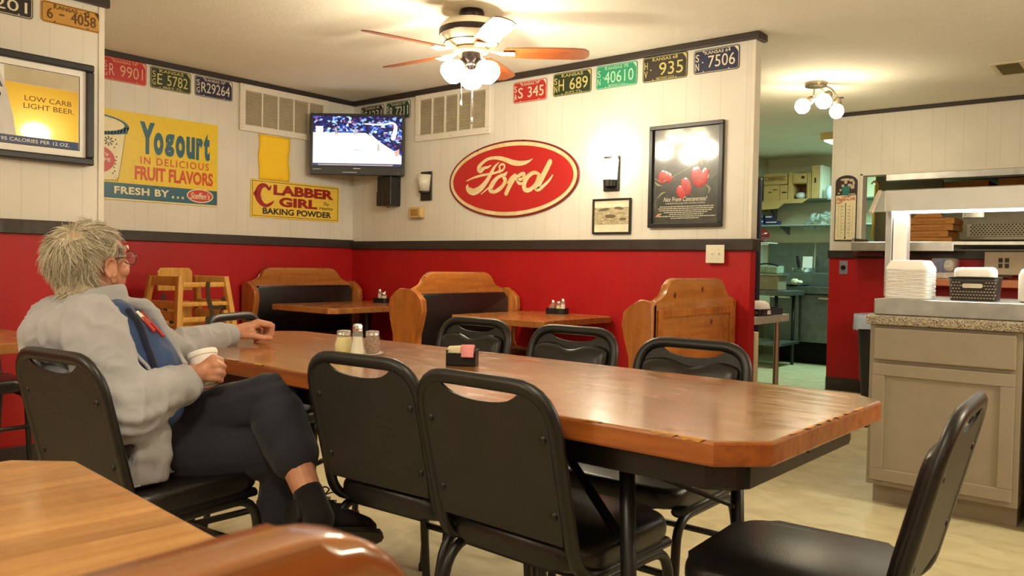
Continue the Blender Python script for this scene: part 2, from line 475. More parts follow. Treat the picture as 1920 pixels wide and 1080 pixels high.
PLCOL = {}
def plate_mat(n, c, rough=0.38):
    if n in PLCOL: return PLCOL[n]
    k = N('plate_' + n)
    d = tuple(a * 0.72 for a in c[:3]) + (1,)
    k.base(k.mix(k.ramp(k.noise(k.coord(), 22, 5, 0.7), [(0.5, 0.0), (0.75, 0.55)]), c, d))
    k.set(Roughness=rough); PLCOL[n] = k.m; return k.m
def plate(wall, u0, u1, z1, z0, base, ink, county, serial, top, bottom, label, gap=0.1, dot=False, tilt=0.0, plain_serial=False):
    w, h = u1 - u0, z1 - z0
    t = wallthing('license_plate', wall, (u0 + u1) / 2, (z0 + z1) / 2, label, 'license plate', 'old license plates along the top of the walls', 0.002)
    t.rotation_euler.y = tilt
    b = MB(); b.prism(rrect(-w / 2, -h / 2, w / 2, h / 2, 0.018), -0.0025, 0.0); b.build('plate_body', base, t)
    b = MB()                      # raised rim
    ring = [(x, -0.0025, z) for x, z in rrect(-w / 2 + 0.006, -h / 2 + 0.006, w / 2 - 0.006, h / 2 - 0.006, 0.014)]
    b.sweep(ring, [(0.0018, 0), (0, 0.0018), (-0.0018, 0), (0, -0.0018)], closed=True); b.build('raised_rim', ink, t)
    b = MB(); y = -0.0042
    hl = h * 0.5
    if county:
        for i, ch in enumerate(county):
            b.text(ch, -w / 2 + 0.014, (0.002 - i * 0.056), -w / 2 + 0.038, 0.048 - i * 0.056, y, 0.004, keep=False, depth=0.001)
    x0 = -w / 2 + (0.05 if county else 0.02)
    if dot: b.lathe([(0.005, 0), (0.005, 0.001)], 8, M4=Matrix.Translation((x0 + 0.012, y, -0.005)) @ Matrix.Rotation(PI / 2, 4, 'X')); x0 += 0.02
    parts = serial if isinstance(serial, list) else [serial]
    tot = sum(len(p) for p in parts) + 0.8 * (len(parts) - 1); cw = (w / 2 - 0.022 - x0 - gap) / tot; x = x0 + gap
    for p in parts:
        if p == '-': b.box((x, y, -.006), (x + cw * .8, y + .001, .002)); x += cw * 1.8; continue
        b.text(p, x, -hl * 0.58, x + cw * (len(p) - 0.12), hl * 0.42, y, 0.0, depth=0.001); x += cw * (len(p) + 0.8)
    b.build('serial_number', ink, t)
    b = MB()
    if top: b.text(top, -0.09, h / 2 - 0.034, 0.095, h / 2 - 0.013, y, 0.012)
    if bottom: b.text(bottom, -0.06, -h / 2 + 0.009, 0.075, -h / 2 + 0.025, y, 0.01)
    for sx in (-0.085, 0.085):
        for sz in (-1, 1): b.lathe([(0.004, 0), (0.004, 0.001)], 8, M4=Matrix.Translation((sx, y + 0.001, sz * (h / 2 - 0.012))) @ Matrix.Rotation(PI / 2, 4, 'X'))
    if bottom is not None or top: b.prism([(w / 2 - 0.006, h / 2 - 0.02), (w / 2 - 0.006, h / 2 - 0.05), (w / 2 - 0.016, h / 2 - 0.03), (w / 2 - 0.034, h / 2 - 0.009), (w / 2 - 0.016, h / 2 - 0.008)], -0.0035, -0.0025)
    b.build('state_lettering', ink, t)
    return t
RED = plate_mat('red', rgb(186, 44, 40)); GRN = plate_mat('dark_green', rgb(38, 52, 34)); NAVY = plate_mat('navy', rgb(34, 38, 74))
TEAL = plate_mat('teal', rgb(42, 152, 112)); BRN = plate_mat('brown', rgb(50, 42, 30)); ORG = plate_mat('ochre', rgb(196, 146, 62)); BLK = plate_mat('black', rgb(34, 32, 34)); FGR = plate_mat('green', rgb(36, 70, 56))
CREAM = plate_mat('cream', rgb(226, 218, 190)); YEL = plate_mat('yellow', rgb(206, 196, 118)); SALM = plate_mat('salmon', rgb(228, 168, 140)); DRKI = plate_mat('brown_ink', rgb(86, 58, 26)); MINT = plate_mat('mint', rgb(176, 222, 190))
plate('back', 0.10, 0.405, 2.476, 2.325, BLK, CREAM, 'SG', ['C', '1231'], 'KANSAS 44', None, 'dark license plate half hidden behind the top of the television', 0.0)
plate('back', 0.437, 0.739, 2.476, 2.322, FGR, CREAM, 'SG', ['R', '7211'], '"KANSAS 75"', None, 'green license plate reading R 7211 above the television', 0.0)
plate('back', 1.861, 2.179, 2.468, 2.312, RED, CREAM, 'SA', ['S', '345'], '"KANSAS 74"', None, 'red license plate reading S 345 beside the ceiling fan', 0.0)
plate('back', 2.236, 2.568, 2.483, 2.320, GRN, YEL, 'SN', ['H', '689'], 'KANSAS', 'JUN 73', 'dark green license plate reading H 689 right of the red plate', 0.0)
plate('back', 2.608, 2.937, 2.484, 2.325, TEAL, MINT, 'SN', '40610', 'KANSAS 70', 'MIDWAY U.S.A.', 'bright teal license plate reading 40610', 0.0, True)
plate('back', 2.979, 3.306, 2.490, 2.324, BRN, YEL, 'HV', '935', 'KANSAS 68', 'MIDWAY U.S.A.', 'dark brown license plate reading 935 in yellow', 0.055, True)
plate('back', 3.351, 3.658, 2.479, 2.330, NAVY, CREAM, 'SN', '7506', '"KANSAS 64', None, 'navy license plate reading 7506 at the end of the row', 0.03, True)
plate('left', -2.215, -1.9, 2.495, 2.334, RED, SALM, 'SG', ['R', '9901'], '"KANSAS 74"', None, 'red license plate reading R 9901 above the yogurt sign', 0.0)
plate('left', -1.871, -1.560, 2.488, 2.334, GRN, YEL, 'SG', ['E', '5782'], 'KANSAS', 'MAY 73', 'dark green license plate reading E 5782', 0.0)
plate('left', -1.528, -1.213, 2.489, 2.336, NAVY, CREAM, 'SG', 'R29264', '"KANSAS 76"', None, 'navy license plate reading R29264 beside the wall vent', 0.0)
plate('near', -3.009, -2.702, 2.455, 2.342, ORG, DRKI, '', ['6', '-', '4058'], 'KANSAS - 42', None, 'ochre license plate reading 6-4058 above the beer sign', 0.01)
plate('near', -3.352, -3.047, 2.449, 2.336, BLK, CREAM, '', '12201', None, None, 'black license plate reading 2201 at the left edge', 0.0)

# ---- return-air grilles
def vent(wall, u0, u1, z0, z1, label, yl):
    w, h = u1 - u0, z1 - z0
    t = wallthing('wall_vent', wall, (u0 + u1) / 2, (z0 + z1) / 2, label, 'vent', None, 0.001)
    fw = 0.05
    b = MB(); b.box((-w / 2 + 0.01, -0.004, -h / 2 + 0.01), (w / 2 - 0.01, 0.0, h / 2 - 0.01)); b.build('duct_backing', plain('duct_grey', rgb(150, 138, 116), .8), t)
    b = MB()
    b.box((-w / 2, -0.022, h / 2 - fw), (w / 2, 0, h / 2), 0.004); b.box((-w / 2, -0.022, -h / 2), (w / 2, 0, -h / 2 + fw), 0.004)
    b.box((-w / 2, -0.022, -h / 2 + fw), (-w / 2 + fw, 0, h / 2 - fw), 0.004); b.box((w / 2 - fw, -0.022, -h / 2 + fw), (w / 2, 0, h / 2 - fw), 0.004)
    b.build('vent_frame', M['white_paint'], t)
    b = MB(); iw = w - 2 * fw
    for i in range(1, 5): x = -w / 2 + fw + iw * i / 5; b.box((x - 0.006, -0.02, -h / 2 + fw), (x + 0.006, -0.002, h / 2 - fw))
    b.build('divider', M['white_paint'], t)
    b = MB(); n = int((h - 2 * fw) / 0.0125)
    for i in range(n):
        z = -h / 2 + fw + (i + 0.5) * (h - 2 * fw) / n
        M4 = Matrix.Translation((0, -0.012, z)) @ Matrix.Rotation(math.radians(38), 4, 'X')
        b.box((-w / 2 + fw, -0.007, -0.0008), (w / 2 - fw, 0.007, 0.0008), M4=M4)
    b.build('louvre_slats', yl, t)
    b = MB()
    for x in (-w / 2 + 0.02, 0, w / 2 - 0.02):
        for z in (-h / 2 + 0.02, h / 2 - 0.02): b.ball((x, -0.022, z), (0.005, 0.002, 0.005), n=8, m_=4)
    b.build('screws', M['steel_dull'], t)
slat = plain('slat_paint', rgb(220, 208, 180), 0.5, 0, 0.4, 0.06)
vent('back', 0.818, 1.645, 2.110, 2.500, 'large white louvred wall vent right of the television', slat)
vent('left', -1.157, -0.30, 2.126, 2.495, 'large white louvred wall vent left of the television', slat)

# ---- yellow yogurt sign (left wall)
yel = plate_mat('sign_yellow', rgb(234, 202, 30)); tq = plate_mat('sign_teal', rgb(22, 92, 112)); orr = plate_mat('sign_orange', rgb(206, 70, 30)); cr2 = plate_mat('sign_cream', rgb(232, 222, 178)); sred = plate_mat('sign_red', rgb(196, 50, 40)); sblk = plate_mat('sign_black', rgb(34, 32, 30))
t = wallthing('advertising_sign', 'left', -1.337, 1.504, 'yellow and teal tin sign advertising yogurt in fruit flavors', 'sign', None, 0.002)
W_, H_ = 1.28, 0.63      # right edge at u=0, sign runs to -W_
b = MB(); b.box((-W_, -0.004, 0), (0, 0, H_), 0.001); b.build('sign_panel', yel, t)
b = MB(); b.box((-W_ + .004, -0.0052, 0.012), (-0.004, -0.004, 0.122)); b.build('teal_band', tq, t)
b = MB(); b.box((-W_ + .004, -0.0056, 0.004), (-0.004, -0.004, 0.012)); b.build('bottom_line', cr2, t)
b = MB(); [b.text(ch_, x0_, .345, x1_, z1_, -.0056, .05) for ch_, x0_, x1_, z1_ in (('Y', -.61, -.50, .575), ('o', -.508, -.435, .512), ('g', -.425, -.352, .512), ('o', -.342, -.268, .512), ('u', -.258, -.190, .512), ('r', -.180, -.125, .512), ('t', -.118, -.068, .555))]; b.build('yogurt_lettering', tq, t)
b = MB(); b.text('IN DELICIOUS', -0.605, 0.272, -0.075, 0.325, -0.0056, 0.012, space=1.25); b.text('FRUIT FLAVORS', -0.645, 0.155, -0.04, 0.255, -0.0056, 0.035); b.build('flavor_lettering', orr, t)
b = MB(); b.text('FRESH BY', -0.79, 0.045, -0.39, 0.098, -0.0062, 0.035, space=1.1)
for i in range(3): b.ball((-0.36 + i * 0.038, -0.0055, 0.05), (0.009, 0.001, 0.010), n=10, m_=6)
b.build('fresh_lettering', cr2, t)
b = MB(); b.prism([(-0.145 + 0.108 * math.cos(a * PI / 20), 0.075 + 0.052 * math.sin(a * PI / 20)) for a in range(40)], -0.0066, -0.0052); b.build('badge_rim', cr2, t)
b = MB(); b.prism([(-0.145 + 0.099 * math.cos(a * PI / 20), 0.075 + 0.044 * math.sin(a * PI / 20)) for a in range(40)], -0.0074, -0.006); b.build('badge', sred, t)
b = MB(); b.text("Steffen's", -0.225, 0.05, -0.065, 0.10, -0.0078, 0.012, shear=0.3); b.build('badge_lettering', cr2, t)
# painted tub on the sign
cx = -0.95; b = MB()
b.prism([(cx - 0.24, 0.50), (cx + 0.24, 0.50), (cx + 0.19, 0.16), (cx + 0.15, 0.135), (cx, 0.128), (cx - 0.15, 0.135), (cx - 0.19, 0.16)], -0.0056, -0.004); b.build('painted_tub', cr2, t)
b = MB(); b.prism([(cx + 0.262 * math.cos(a * PI / 20), 0.515 + 0.075 * math.sin(a * PI / 20)) for a in range(40)], -0.0062, -0.005); b.prism([(cx - .262, .515), (cx + .262, .515), (cx + .25, .47), (cx + .15, .452), (cx, .445), (cx - .15, .452), (cx - .25, .47)], -0.0062, -0.005); b.build('painted_lid_rim', tq, t)
b = MB(); b.prism([(cx + 0.23 * math.cos(a * PI / 20), 0.522 + 0.056 * math.sin(a * PI / 20)) for a in range(40)], -0.0068, -0.006); b.build('painted_lid', cr2, t)
b = MB(); b.prism([(cx + 0.11 * math.cos(a * PI / 20) * 0.8, 0.53 + 0.022 * math.sin(a * PI / 20)) for a in range(40)], -0.0072, -0.0066); b.prism([(cx + 0.165 * math.cos(a * PI / 20), 0.275 + 0.105 * math.sin(a * PI / 20)) for a in range(40)], -0.0066, -0.0054); b.build('painted_label', sred, t)
b = MB(); b.text("Hagmont's", cx - .13, .295, cx + .12, .325, -0.0072, 0.01, shear=.2); b.text('SWISS TYPE', cx - .14, .26, cx + .135, .285, -0.0072, 0.012); b.text('Yogurt', cx - .08, .20, cx + .08, .245, -0.0072, 0.012, shear=.3); b.build('tub_lettering', cr2, t)
b = MB()
for i in range(8):
    a = i * PI / 4; b.stroke([(cx + 0.12 + 0.012 * math.cos(a), 0.405 + 0.012 * math.sin(a), 0.003), (cx + 0.12 + 0.03 * math.cos(a), 0.405 + 0.03 * math.sin(a), 0.005)], -0.0064)
for x_, z_ in ((.168, .42), (.175, .39), (.16, .365), (.175, .30), (.17, .275), (.168, .25), (.158, .225), (.162, .2), (.15, .185)): b.ball((cx + x_, -0.0056, z_), (0.005, 0.001, 0.007), n=8, m_=4)
b.stroke([(cx + .24, .50, .0016), (cx + .19, .16, .0016), (cx + .15, .137, .0016), (cx, .13, .0016)], -0.0063, 3)
b.build('tub_pattern', sblk, t)

# ---- baking powder sign and plain yellow banner
t = wallthing('advertising_sign', 'left', -0.162, 1.447, 'small yellow tin sign advertising baking powder under the banner', 'sign', None, 0.004)
W_, H_ = 0.885, 0.308
b = MB(); b.box((-W_, -0.004, 0), (0, 0, H_), 0.001); b.build('sign_panel', plate_mat('clab_yellow', rgb(240, 204, 76)), t)
b = MB()
for a0, a1 in (((-W_ + .012, .012), (-.012, .016)), ((-W_ + .012, H_ - .016), (-.012, H_ - .012)), ((-W_ + .012, .012), (-W_ + .016, H_ - .012)), ((-.016, .012), (-.012, H_ - .012))): b.box((a0[0], -0.0048, a0[1]), (a1[0], -0.004, a1[1]))
b.text('BAKING POWDER', -W_ + .11, .03, -.085, .082, -0.0052, 0.03); b.text('The', -.17, .135, -.11, .165, -.0052, .01, shear=.3); b.text('Healthy', -.215, .092, -.062, .125, -.0052, .008, shear=.3)
b.build('black_lettering', sblk, t)
b = MB(); b.text('LABBER', -.675, .192, -.062, .275, -.0052, .05); b.text('GIRL', -.62, .098, -.235, .178, -.0052, .05)
b.stroke([(-.70, .262, .006), (-.715, .235, .012), (-.75, .262, .014), (-.795, .25, .022), (-.822, .19, .028), (-.80, .13, .022), (-.75, .098, .014), (-.70, .115, .012), (-.672, .14, .004)], -.0052)
b.prism([(-.835, .225), (-.866, .19), (-.835, .155)], -.0052, -.0044)
b.build('red_lettering', plate_mat('clab_red', rgb(158, 34, 30)), t)
t = wallthing('banner', 'left', -0.83, 1.757, 'plain bright yellow cloth banner hanging under the left vent', 'banner', None, 0.003)
k = N('banner_cloth'); k.base(rgb(252, 206, 38)); k.set(Roughness=0.8); k.bump(k.noise(k.coord('Object', (1, 1, 3)), 6, 3), 0.35, 0.02)
b = MB(); n = 8; g = [[b.bm.verts.new((-0.145 + 0.29 * i / n + 0.006 * math.sin(j * .8), -0.004 - 0.004 * math.sin(i * 1.7 + j * .3) ** 2, 0.36 * j / 12)) for i in range(n + 1)] for j in range(13)]
for j in range(12):
    for i in range(n): b.bm.faces.new((g[j][i], g[j][i + 1], g[j + 1][i + 1], g[j + 1][i]))
o = b.build('cloth', k.m, t, True); md = o.modifiers.new('s', 'SOLIDIFY'); md.thickness = 0.0015
b = MB(); b.tube([(-.148, -.006, .358), (.148, -.006, .358)], .0045); b.build('hem', k.m, t, True)

# ---- lit beer sign on the near wall
t = wallthing('beer_sign', 'near', -2.757, 1.60, 'framed light-up beer sign with glowing yellow panel', 'sign', None, 0.004)
W_, H_ = 0.78, 0.548
b = MB(); f_ = 0.04
for a0, a1 in (((-W_, 0), (0, f_)), ((-W_, H_ - f_), (0, H_)), ((-W_, f_), (-W_ + f_, H_ - f_)), ((-f_, f_), (0, H_ - f_))): b.box((a0[0], -0.06, a0[1]), (a1[0], 0, a1[1]), 0.008)
b.build('sign_frame', plain('frame_black', rgb(36, 36, 42), 0.35, 0, .5, .1), t)
b = MB(); b.box((-W_ + f_, -0.04, f_), (-f_, 0, H_ - f_)); b.build('white_mat', M['white_plastic'], t)
q = f_ + 0.035
b = MB()
for a0, a1 in (((-W_ + q, q), (-q, q + .003)), ((-W_ + q, H_ - q), (-q, H_ - q + .003)), ((-q, q), (-q + .003, H_ - q + .003))): b.box((a0[0], -0.0415, a0[1]), (a1[0], -0.04, a1[1]))
b.build('pinstripe', M['black_ink'], t)
k = N('backlit_panel'); k.set(Roughness=0.25); k.base((0.02, 0.015, 0.0, 1))
c_ = k.n('ShaderNodeTexCoord'); mp = k.n('ShaderNodeMapping'); mp.inputs['Location'].default_value = (0.29, 0, -0.145); k.l(c_.outputs['Object'], mp.inputs[0])
ln = k.n('ShaderNodeVectorMath', operation='LENGTH'); mp2 = k.n('ShaderNodeMapping'); mp2.inputs['Scale'].default_value = (1, 0, 1.35); k.l(mp.outputs[0], mp2.inputs[0]); k.l(mp2.outputs[0], ln.inputs[0])
col = k.ramp(ln.outputs['Value'], [(0.03, (1, 0.9, 0.62, 1)), (0.09, (1, 0.66, 0.10, 1)), (0.2, (0.95, 0.52, 0.03, 1)), (0.4, (0.8, 0.36, 0.01, 1))]); k.l(col, k.b.inputs['Emission Color'])
k.l(k.ramp(ln.outputs['Value'], [(0.03, 4.0), (0.09, 1.15), (0.2, .85), (0.4, .7)]), k.b.inputs['Emission Strength'])
# ramp colours clamp at stored value, keep float strengths through a multiply
LITP = k.m
b = MB(); b.box((-0.435, -0.043, q + .045), (-q - .004, -0.04, H_ - q - .085)); b.build('lit_panel', LITP, t)
b = MB(); b.box((-0.435, -0.043, H_ - q - .083), (-q - .004, -0.04, H_ - q - .002)); b.build('pale_strip', plain('pale_strip', rgb(190, 180, 150), .3), t)
b = MB(); b.box((-W_ + q, -0.0435, q + .004), (-q - .004, -0.04, q + .043)); b.build('blue_strip', plain('blue_strip', rgb(30, 60, 110), .3), t)
b = MB(); b.text('LOW CARB', -.345, .305, -.115, .332, -.0445, .004); b.text('LIGHT BEER.', -.35, .265, -.10, .292, -.0445, .004); b.build('beer_lettering', plain('beer_ink', rgb(120, 70, 10), .5), t)
b = MB(); b.text('GREAT TASTE  95 CALORIES PER 12 OZ.', -.66, q + .014, -.125, q + .032, -.0445, .006); b.build('strip_lettering', M['white_plastic'], t)
b = MB(); b.prism([(-W_ + q, q + .045), (-.385, q + .045), (-.40, .22), (-.425, .33), (-.455, .42), (-.47, .45), (-W_ + q, .46)], -0.046, -0.04); b.build('printed_glass', plain('printed_glass', rgb(205, 203, 200), .25), t)
b = MB(); b.prism([(-W_ + q, .375), (-.445, .355), (-.475, .42), (-.50, .445), (-W_ + q, .455)], -0.0475, -0.046); b.build('glass_crown', plain('glass_crown', rgb(90, 86, 104), .25), t)
b = MB(); b.text('Carb', -.62, .29, -.455, .35, -.0478, .008, shear=.4); b.build('glass_lettering', M['black_ink'], t)

# ---- big red oval sign with script
t = wallthing('oval_sign', 'back', 1.853, 1.748, 'large red oval metal sign with cream script lettering', 'sign', None, 0.003)
def oval(a, b_, n=72): return [(a * math.cos(2 * PI * i / n), b_ * math.sin(2 * PI * i / n)) for i in range(n)]
k = N('oval_red'); rust = k.ramp(k.noise(k.coord('Object', (5, 1, 1.2)), 4, 5, 0.7), [(0.58, 0.0), (0.72, 0.6)])
k.base(k.mix(rust, rgb(184, 36, 34), rgb(150, 70, 36))); k.set(Roughness=0.4); OVR = k.m
k = N('oval_cream'); k.base(k.ramp(k.noise(k.coord(), 6, 5, .7), [(.4, rgb(232, 214, 172)), (.75, rgb(206, 178, 112))])); k.set(Roughness=.45); OVC = k.m
b = MB(); b.prism(oval(.635, .291), -0.012, 0, bev=.003); b.build('sign_edge', plain('oval_edge', rgb(120, 34, 30), .4, 0, .5, .2), t)
b = MB(); b.prism(oval(.618, .277), -0.0135, -0.011); b.build('cream_border', OVC, t)
b = MB(); b.prism(oval(.588, .248), -0.015, -0.013); b.build('red_field', OVR, t)
ST = {'f1': [(-0.188, 0.115, 0.0027), (-0.22, 0.102, 0.008), (-0.259, 0.096, 0.0107), (-0.295, 0.081, 0.0193), (-0.313, 0.101, 0.0183), (-0.284, 0.134, 0.0118), (-0.225, 0.163, 0.0106), (-0.154, 0.169, 0.0106), (-0.094, 0.161, 0.0131), (-0.042, 0.146, 0.0146), (0.031, 0.121, 0.0171), (0.093, 0.111, 0.0155), (0.146, 0.113, 0.0123), (0.188, 0.123, 0.0066), (0.217, 0.137, 0.002)], 'stem': [(-0.107, 0.132, 0.0026), (-0.144, 0.106, 0.0084), (-0.171, 0.075, 0.0117), (-0.209, 0.02, 0.0149), (-0.254, -0.029, 0.0182), (-0.309, -0.067, 0.0215), (-0.367, -0.083, 0.0227), (-0.412, -0.068, 0.0206), (-0.433, -0.045, 0.0142), (-0.429, -0.028, 0.0065)], 'bar': [(-0.44, 0.006, 0.0033), (-0.373, 0.026, 0.0065), (-0.28, 0.042, 0.008), (-0.189, 0.049, 0.0074), (-0.121, 0.058, 0.0074), (-0.097, 0.076, 0.0074), (-0.104, 0.096, 0.0068), (-0.086, 0.114, 0.0073), (-0.057, 0.11, 0.0068), (-0.053, 0.089, 0.0063), (-0.071, 0.07, 0.0073), (-0.105, 0.056, 0.0068)], 'o': [(-0.069, 0.032, 0.0105), (-0.12, 0.015, 0.0127), (-0.168, -0.028, 0.018), (-0.19, -0.072, 0.0181), (-0.155, -0.092, 0.0116), (-0.107, -0.076, 0.0148), (-0.067, -0.05, 0.0136), (-0.041, -0.011, 0.0146), (-0.061, 0.023, 0.0115), (-0.04, 0.039, 0.0105), (-0.024, 0.054, 0.0031)], 'hair': [(-0.285, -0.104, 0.0027), (-0.247, -0.081, 0.0048), (-0.194, -0.049, 0.0064)], 'r': [(-0.03, -0.109, 0.0157), (-0.001, -0.058, 0.0167), (0.038, -0.002, 0.0176), (0.059, 0.022, 0.0114)], 'rarm': [(-0.016, -0.03, 0.0063), (0.012, 0.003, 0.0083), (0.052, 0.024, 0.0114)], 'r2': [(0.063, -0.003, 0.0114), (0.095, 0.02, 0.0124), (0.134, 0.032, 0.0113), (0.145, 0.018, 0.0092), (0.12, -0.008, 0.0093), (0.081, -0.012, 0.0124), (0.096, -0.04, 0.0093), (0.142, -0.039, 0.0082)], 'd': [(0.286, 0.017, 0.0091), (0.239, 0.033, 0.0122), (0.183, 0.01, 0.0153), (0.147, -0.038, 0.0174), (0.152, -0.087, 0.0154), (0.2, -0.09, 0.0143), (0.251, -0.054, 0.0122), (0.277, -0.001, 0.0111)], 'dst': [(0.381, 0.102, 0.018), (0.338, 0.034, 0.0191), (0.29, -0.039, 0.0202), (0.263, -0.08, 0.0203), (0.291, -0.088, 0.0131), (0.343, -0.057, 0.01), (0.383, -0.025, 0.008), (0.408, 0.006, 0.004)]}
b = MB()
for i, v in enumerate(ST.values()): b.stroke(v, -0.0156 - i * 0.0004, 6, 1.18)
b.build('script_lettering', OVC, t)
b = MB()
for x, z in ((-.33, .235), (.13, .279)): b.ball((x, -.0145, z), .006, n=8, m_=6)
b.build('mounting_screws', M['dark'], t)

# ---- sconces
glass_off = plain('frosted_glass', rgb(206, 200, 184), 0.35, 0, .5, .03)
glass_on = glow('lit_glass', (1.0, 0.90, 0.70, 1), 7.0)
def sconce(u, lit, label):
    t = wallthing('wall_sconce', 'back', u, 1.737, label, 'wall lamp', 'pair of black wall lamps', 0.001)
    b = MB(); b.box((-.062, -.018, -.12), (.062, 0, .12), .006); b.build('back_plate', M['black_metal'], t)
    n = 14
    def shell(z0, z1, r0, r1):
        b = MB(); rows = []
        for z, r in ((z0, r0), (z1, r1)):
            rows.append([b.bm.verts.new((r * math.cos(PI * i / n) * 0.95, -.018 - r * 1.25 * math.sin(PI * i / n), z)) for i in range(n + 1)])
        for i in range(n): b.bm.faces.new((rows[0][i], rows[0][i + 1], rows[1][i + 1], rows[1][i]))
        return b
    o = shell(-.045, .09, .050, .064).build('lamp_shade', glass_on if lit else glass_off, t, True); o.modifiers.new('s', 'SOLIDIFY').thickness = .004
    b = shell(-.09, -.045, .048, .0505) if lit else shell(-.058, -.045, .049, .0505)
    b.bm.faces.new([v for v in b.bm.verts if abs(v.co.z - min(q.co.z for q in b.bm.verts)) < 1e-5])
    o = b.build('lower_band', M['black_metal'], t); o.modifiers.new('s', 'SOLIDIFY').thickness = .003
    if lit:
        for k_, (px, py, pz, e) in enumerate(((0, -.06, .13, 9.0), (0, -.13, .03, 5.0))):
            l = lamp('sconce_bulb', 'POINT', (u + px, -.02 + py, 1.737 + pz), e * .32, (1, .88, .68), .03)
    return t
sconce(0.951, False, 'unlit black wall lamp with frosted shade below the vent')
sconce(2.755, True, 'glowing black wall lamp between the oval sign and poster')

# ---- brass thermostat cover
t = wallthing('thermostat', 'back', 0.857, 1.519, 'small brass thermostat cover under the unlit wall lamp', 'thermostat', None, 0.001)
b = MB(); b.box((-.075, -.045, -.045), (.075, 0, .045), .006); b.build('cover', plain('brass_cover', rgb(206, 178, 116), .4, .3, .5, .05), t)
b = MB(); b.box((-.05, -.048, -.025), (.035, -.044, .025), .003); b.build('window_plate', plain('bronze_plate', rgb(176, 140, 84), .4, .4), t)
b = MB(); b.tube([(.06, -.046, -.03), (.06, -.046, .035)], .004); b.build('latch', M['brass'], t)

# ---- small black-framed photo
t = wallthing('picture_frame', 'back', 2.762, 1.445, 'small black frame holding a faded landscape photo', 'picture', None, 0.002)
def frame(t, w, h, f_, d, mat):
    b = MB()
    for a0, a1 in (((-w / 2, -h / 2), (w / 2, -h / 2 + f_)), ((-w / 2, h / 2 - f_), (w / 2, h / 2)), ((-w / 2, -h / 2 + f_), (-w / 2 + f_, h / 2 - f_)), ((w / 2 - f_, -h / 2 + f_), (w / 2, h / 2 - f_))): b.box((a0[0], -d, a0[1]), (a1[0], 0, a1[1]), .003)
    b.build('frame', mat, t)
frame(t, .308, .243, .013, .018, M['black_plastic'])
b = MB(); b.box((-.145, -.006, -.112), (.145, 0, .112)); b.build('mat_board', plain('mat_board', rgb(226, 218, 190), .5), t)
k = N('faded_photo'); f_ = k.noise(k.coord('Object', (9, 1, 26)), 3, 6, .7, .6)
k.base(k.ramp(f_, [(.3, rgb(120, 108, 84)), (.5, rgb(176, 164, 130)), (.68, rgb(214, 202, 168))])); k.set(Roughness=.3, Coat_Weight=.6)
b = MB(); b.box((-.143, -.0075, -.055), (.143, -.006, .06)); b.build('photo_print', k.m, t)
b = MB()
for x, z, r in ((-.07, .045, .022), (-.045, .05, .018), (-.095, .042, .012), (.05, .056, .02), (.075, .05, .015), (-.01, .0, .03), (.09, -.02, .02)): b.ball((x, -.0075, z), (r * 1.5, .0006, r * .45), n=14, m_=6)
b.build('photo_trees', plain('sepia_dark', rgb(104, 94, 70), .4, 0, .4, .3, 0, 60, .5, 90), t)

# ---- tall framed poster
t = wallthing('poster_frame', 'back', 3.315, 1.693, 'tall black framed poster with red peppers on dark ground', 'poster', None, 0.002)
frame(t, .522, .664, .026, .028, M['black_plastic'])
k = N('poster_print'); f_ = k.noise(k.coord('Object', (2, 1, 2)), 5, 6, .65, 1.5)
k.base(k.ramp(f_, [(.42, rgb(30, 30, 24)), (.6, rgb(52, 54, 38)), (.72, rgb(92, 94, 66))])); k.set(Roughness=.3, Coat_Weight=1.0, Coat_Roughness=.09); k.b.inputs['Coat IOR'].default_value = 1.6
k.bump(k.noise(k.coord(), 7, 2), .03, .02)
b = MB(); b.box((-.236, -.008, -.307), (.236, 0, .307)); b.build('poster_print', k.m, t)
b = MB()
for (x, z, rx, rz, rot) in ((-.165, .0, .036, .045, .3), (-.125, -.005, .03, .035, -.5), (.005, -.07, .036, .06, -.3), (-.03, -.105, .03, .045, -.5), (.08, -.01, .042, .065, -.2), (.13, -.015, .03, .06, .25), (.105, -.035, .03, .05, .1)):
    b.ball((x, -.008, z), (rx, .0012, rz), Matrix.Rotation(rot, 4, 'Y'), 16, 8)
b.build('painted_peppers', plain('pepper_red', rgb(186, 36, 34), .3, 0, .5, .25, 0, 60, 1.0, 40), t)
b = MB()
for p in ([(-.22, -.01, .002), (-.16, -.03, .003), (-.06, .01, .002), (.03, .05, .002), (.1, .08, .001)], [(-.17, .12, .001), (-.14, .15, .009), (-.11, .17, .002)], [(.06, .12, .001), (.08, .15, .008), (.12, .13, .002)], [(.09, .13, .001), (.1, .1, .007), (.12, .06, .002)], [(-.22, -.03, .001), (-.2, -.05, .006), (-.17, -.06, .001)], [(.14, -.06, .001), (.17, -.09, .006), (.16, -.12, .001)], [(-.2, -.14, .001), (-.17, -.11, .005), (-.14, -.10, .001)]): b.stroke(p, -.0088)
b.build('painted_leaves', plain('leaf_pale', rgb(150, 150, 108), .3, 0, .5, .2, 0, 60, 1.0), t)
b = MB(); b.text('Not From Concentrate!', -.155, -.165, .155, -.135, -.0089, .008, shear=.35); b.text('A MARKETING PLAN FOR TASTEFUL EATING', -.14, -.182, .14, -.172, -.0089, .004)
random.seed(4)
for i, (a, c_) in enumerate(((-.18, .2), (-.19, .2), (-.185, .19), (-.15, .16), (-.11, .13), (-.19, .215), (-.1, .1))):
    z = -.2 - i * .0125; x = a
    while x < c_:
        l_ = random.uniform(.008, .026); b.box((x, -.0089, z), (min(x + l_, c_), -.0083, z + .005)); x += l_ + .004
b.build('poster_lettering', plain('poster_ink', rgb(205, 200, 180), .4, 0, .5, 0, 0, 60, .8), t)
b = MB(); b.stroke([(-.21, -.262, .002), (-.19, -.25, .008), (-.165, -.24, .002)], -.009); b.build('chilli_mark', plain('chilli', rgb(190, 150, 110), .4), t)

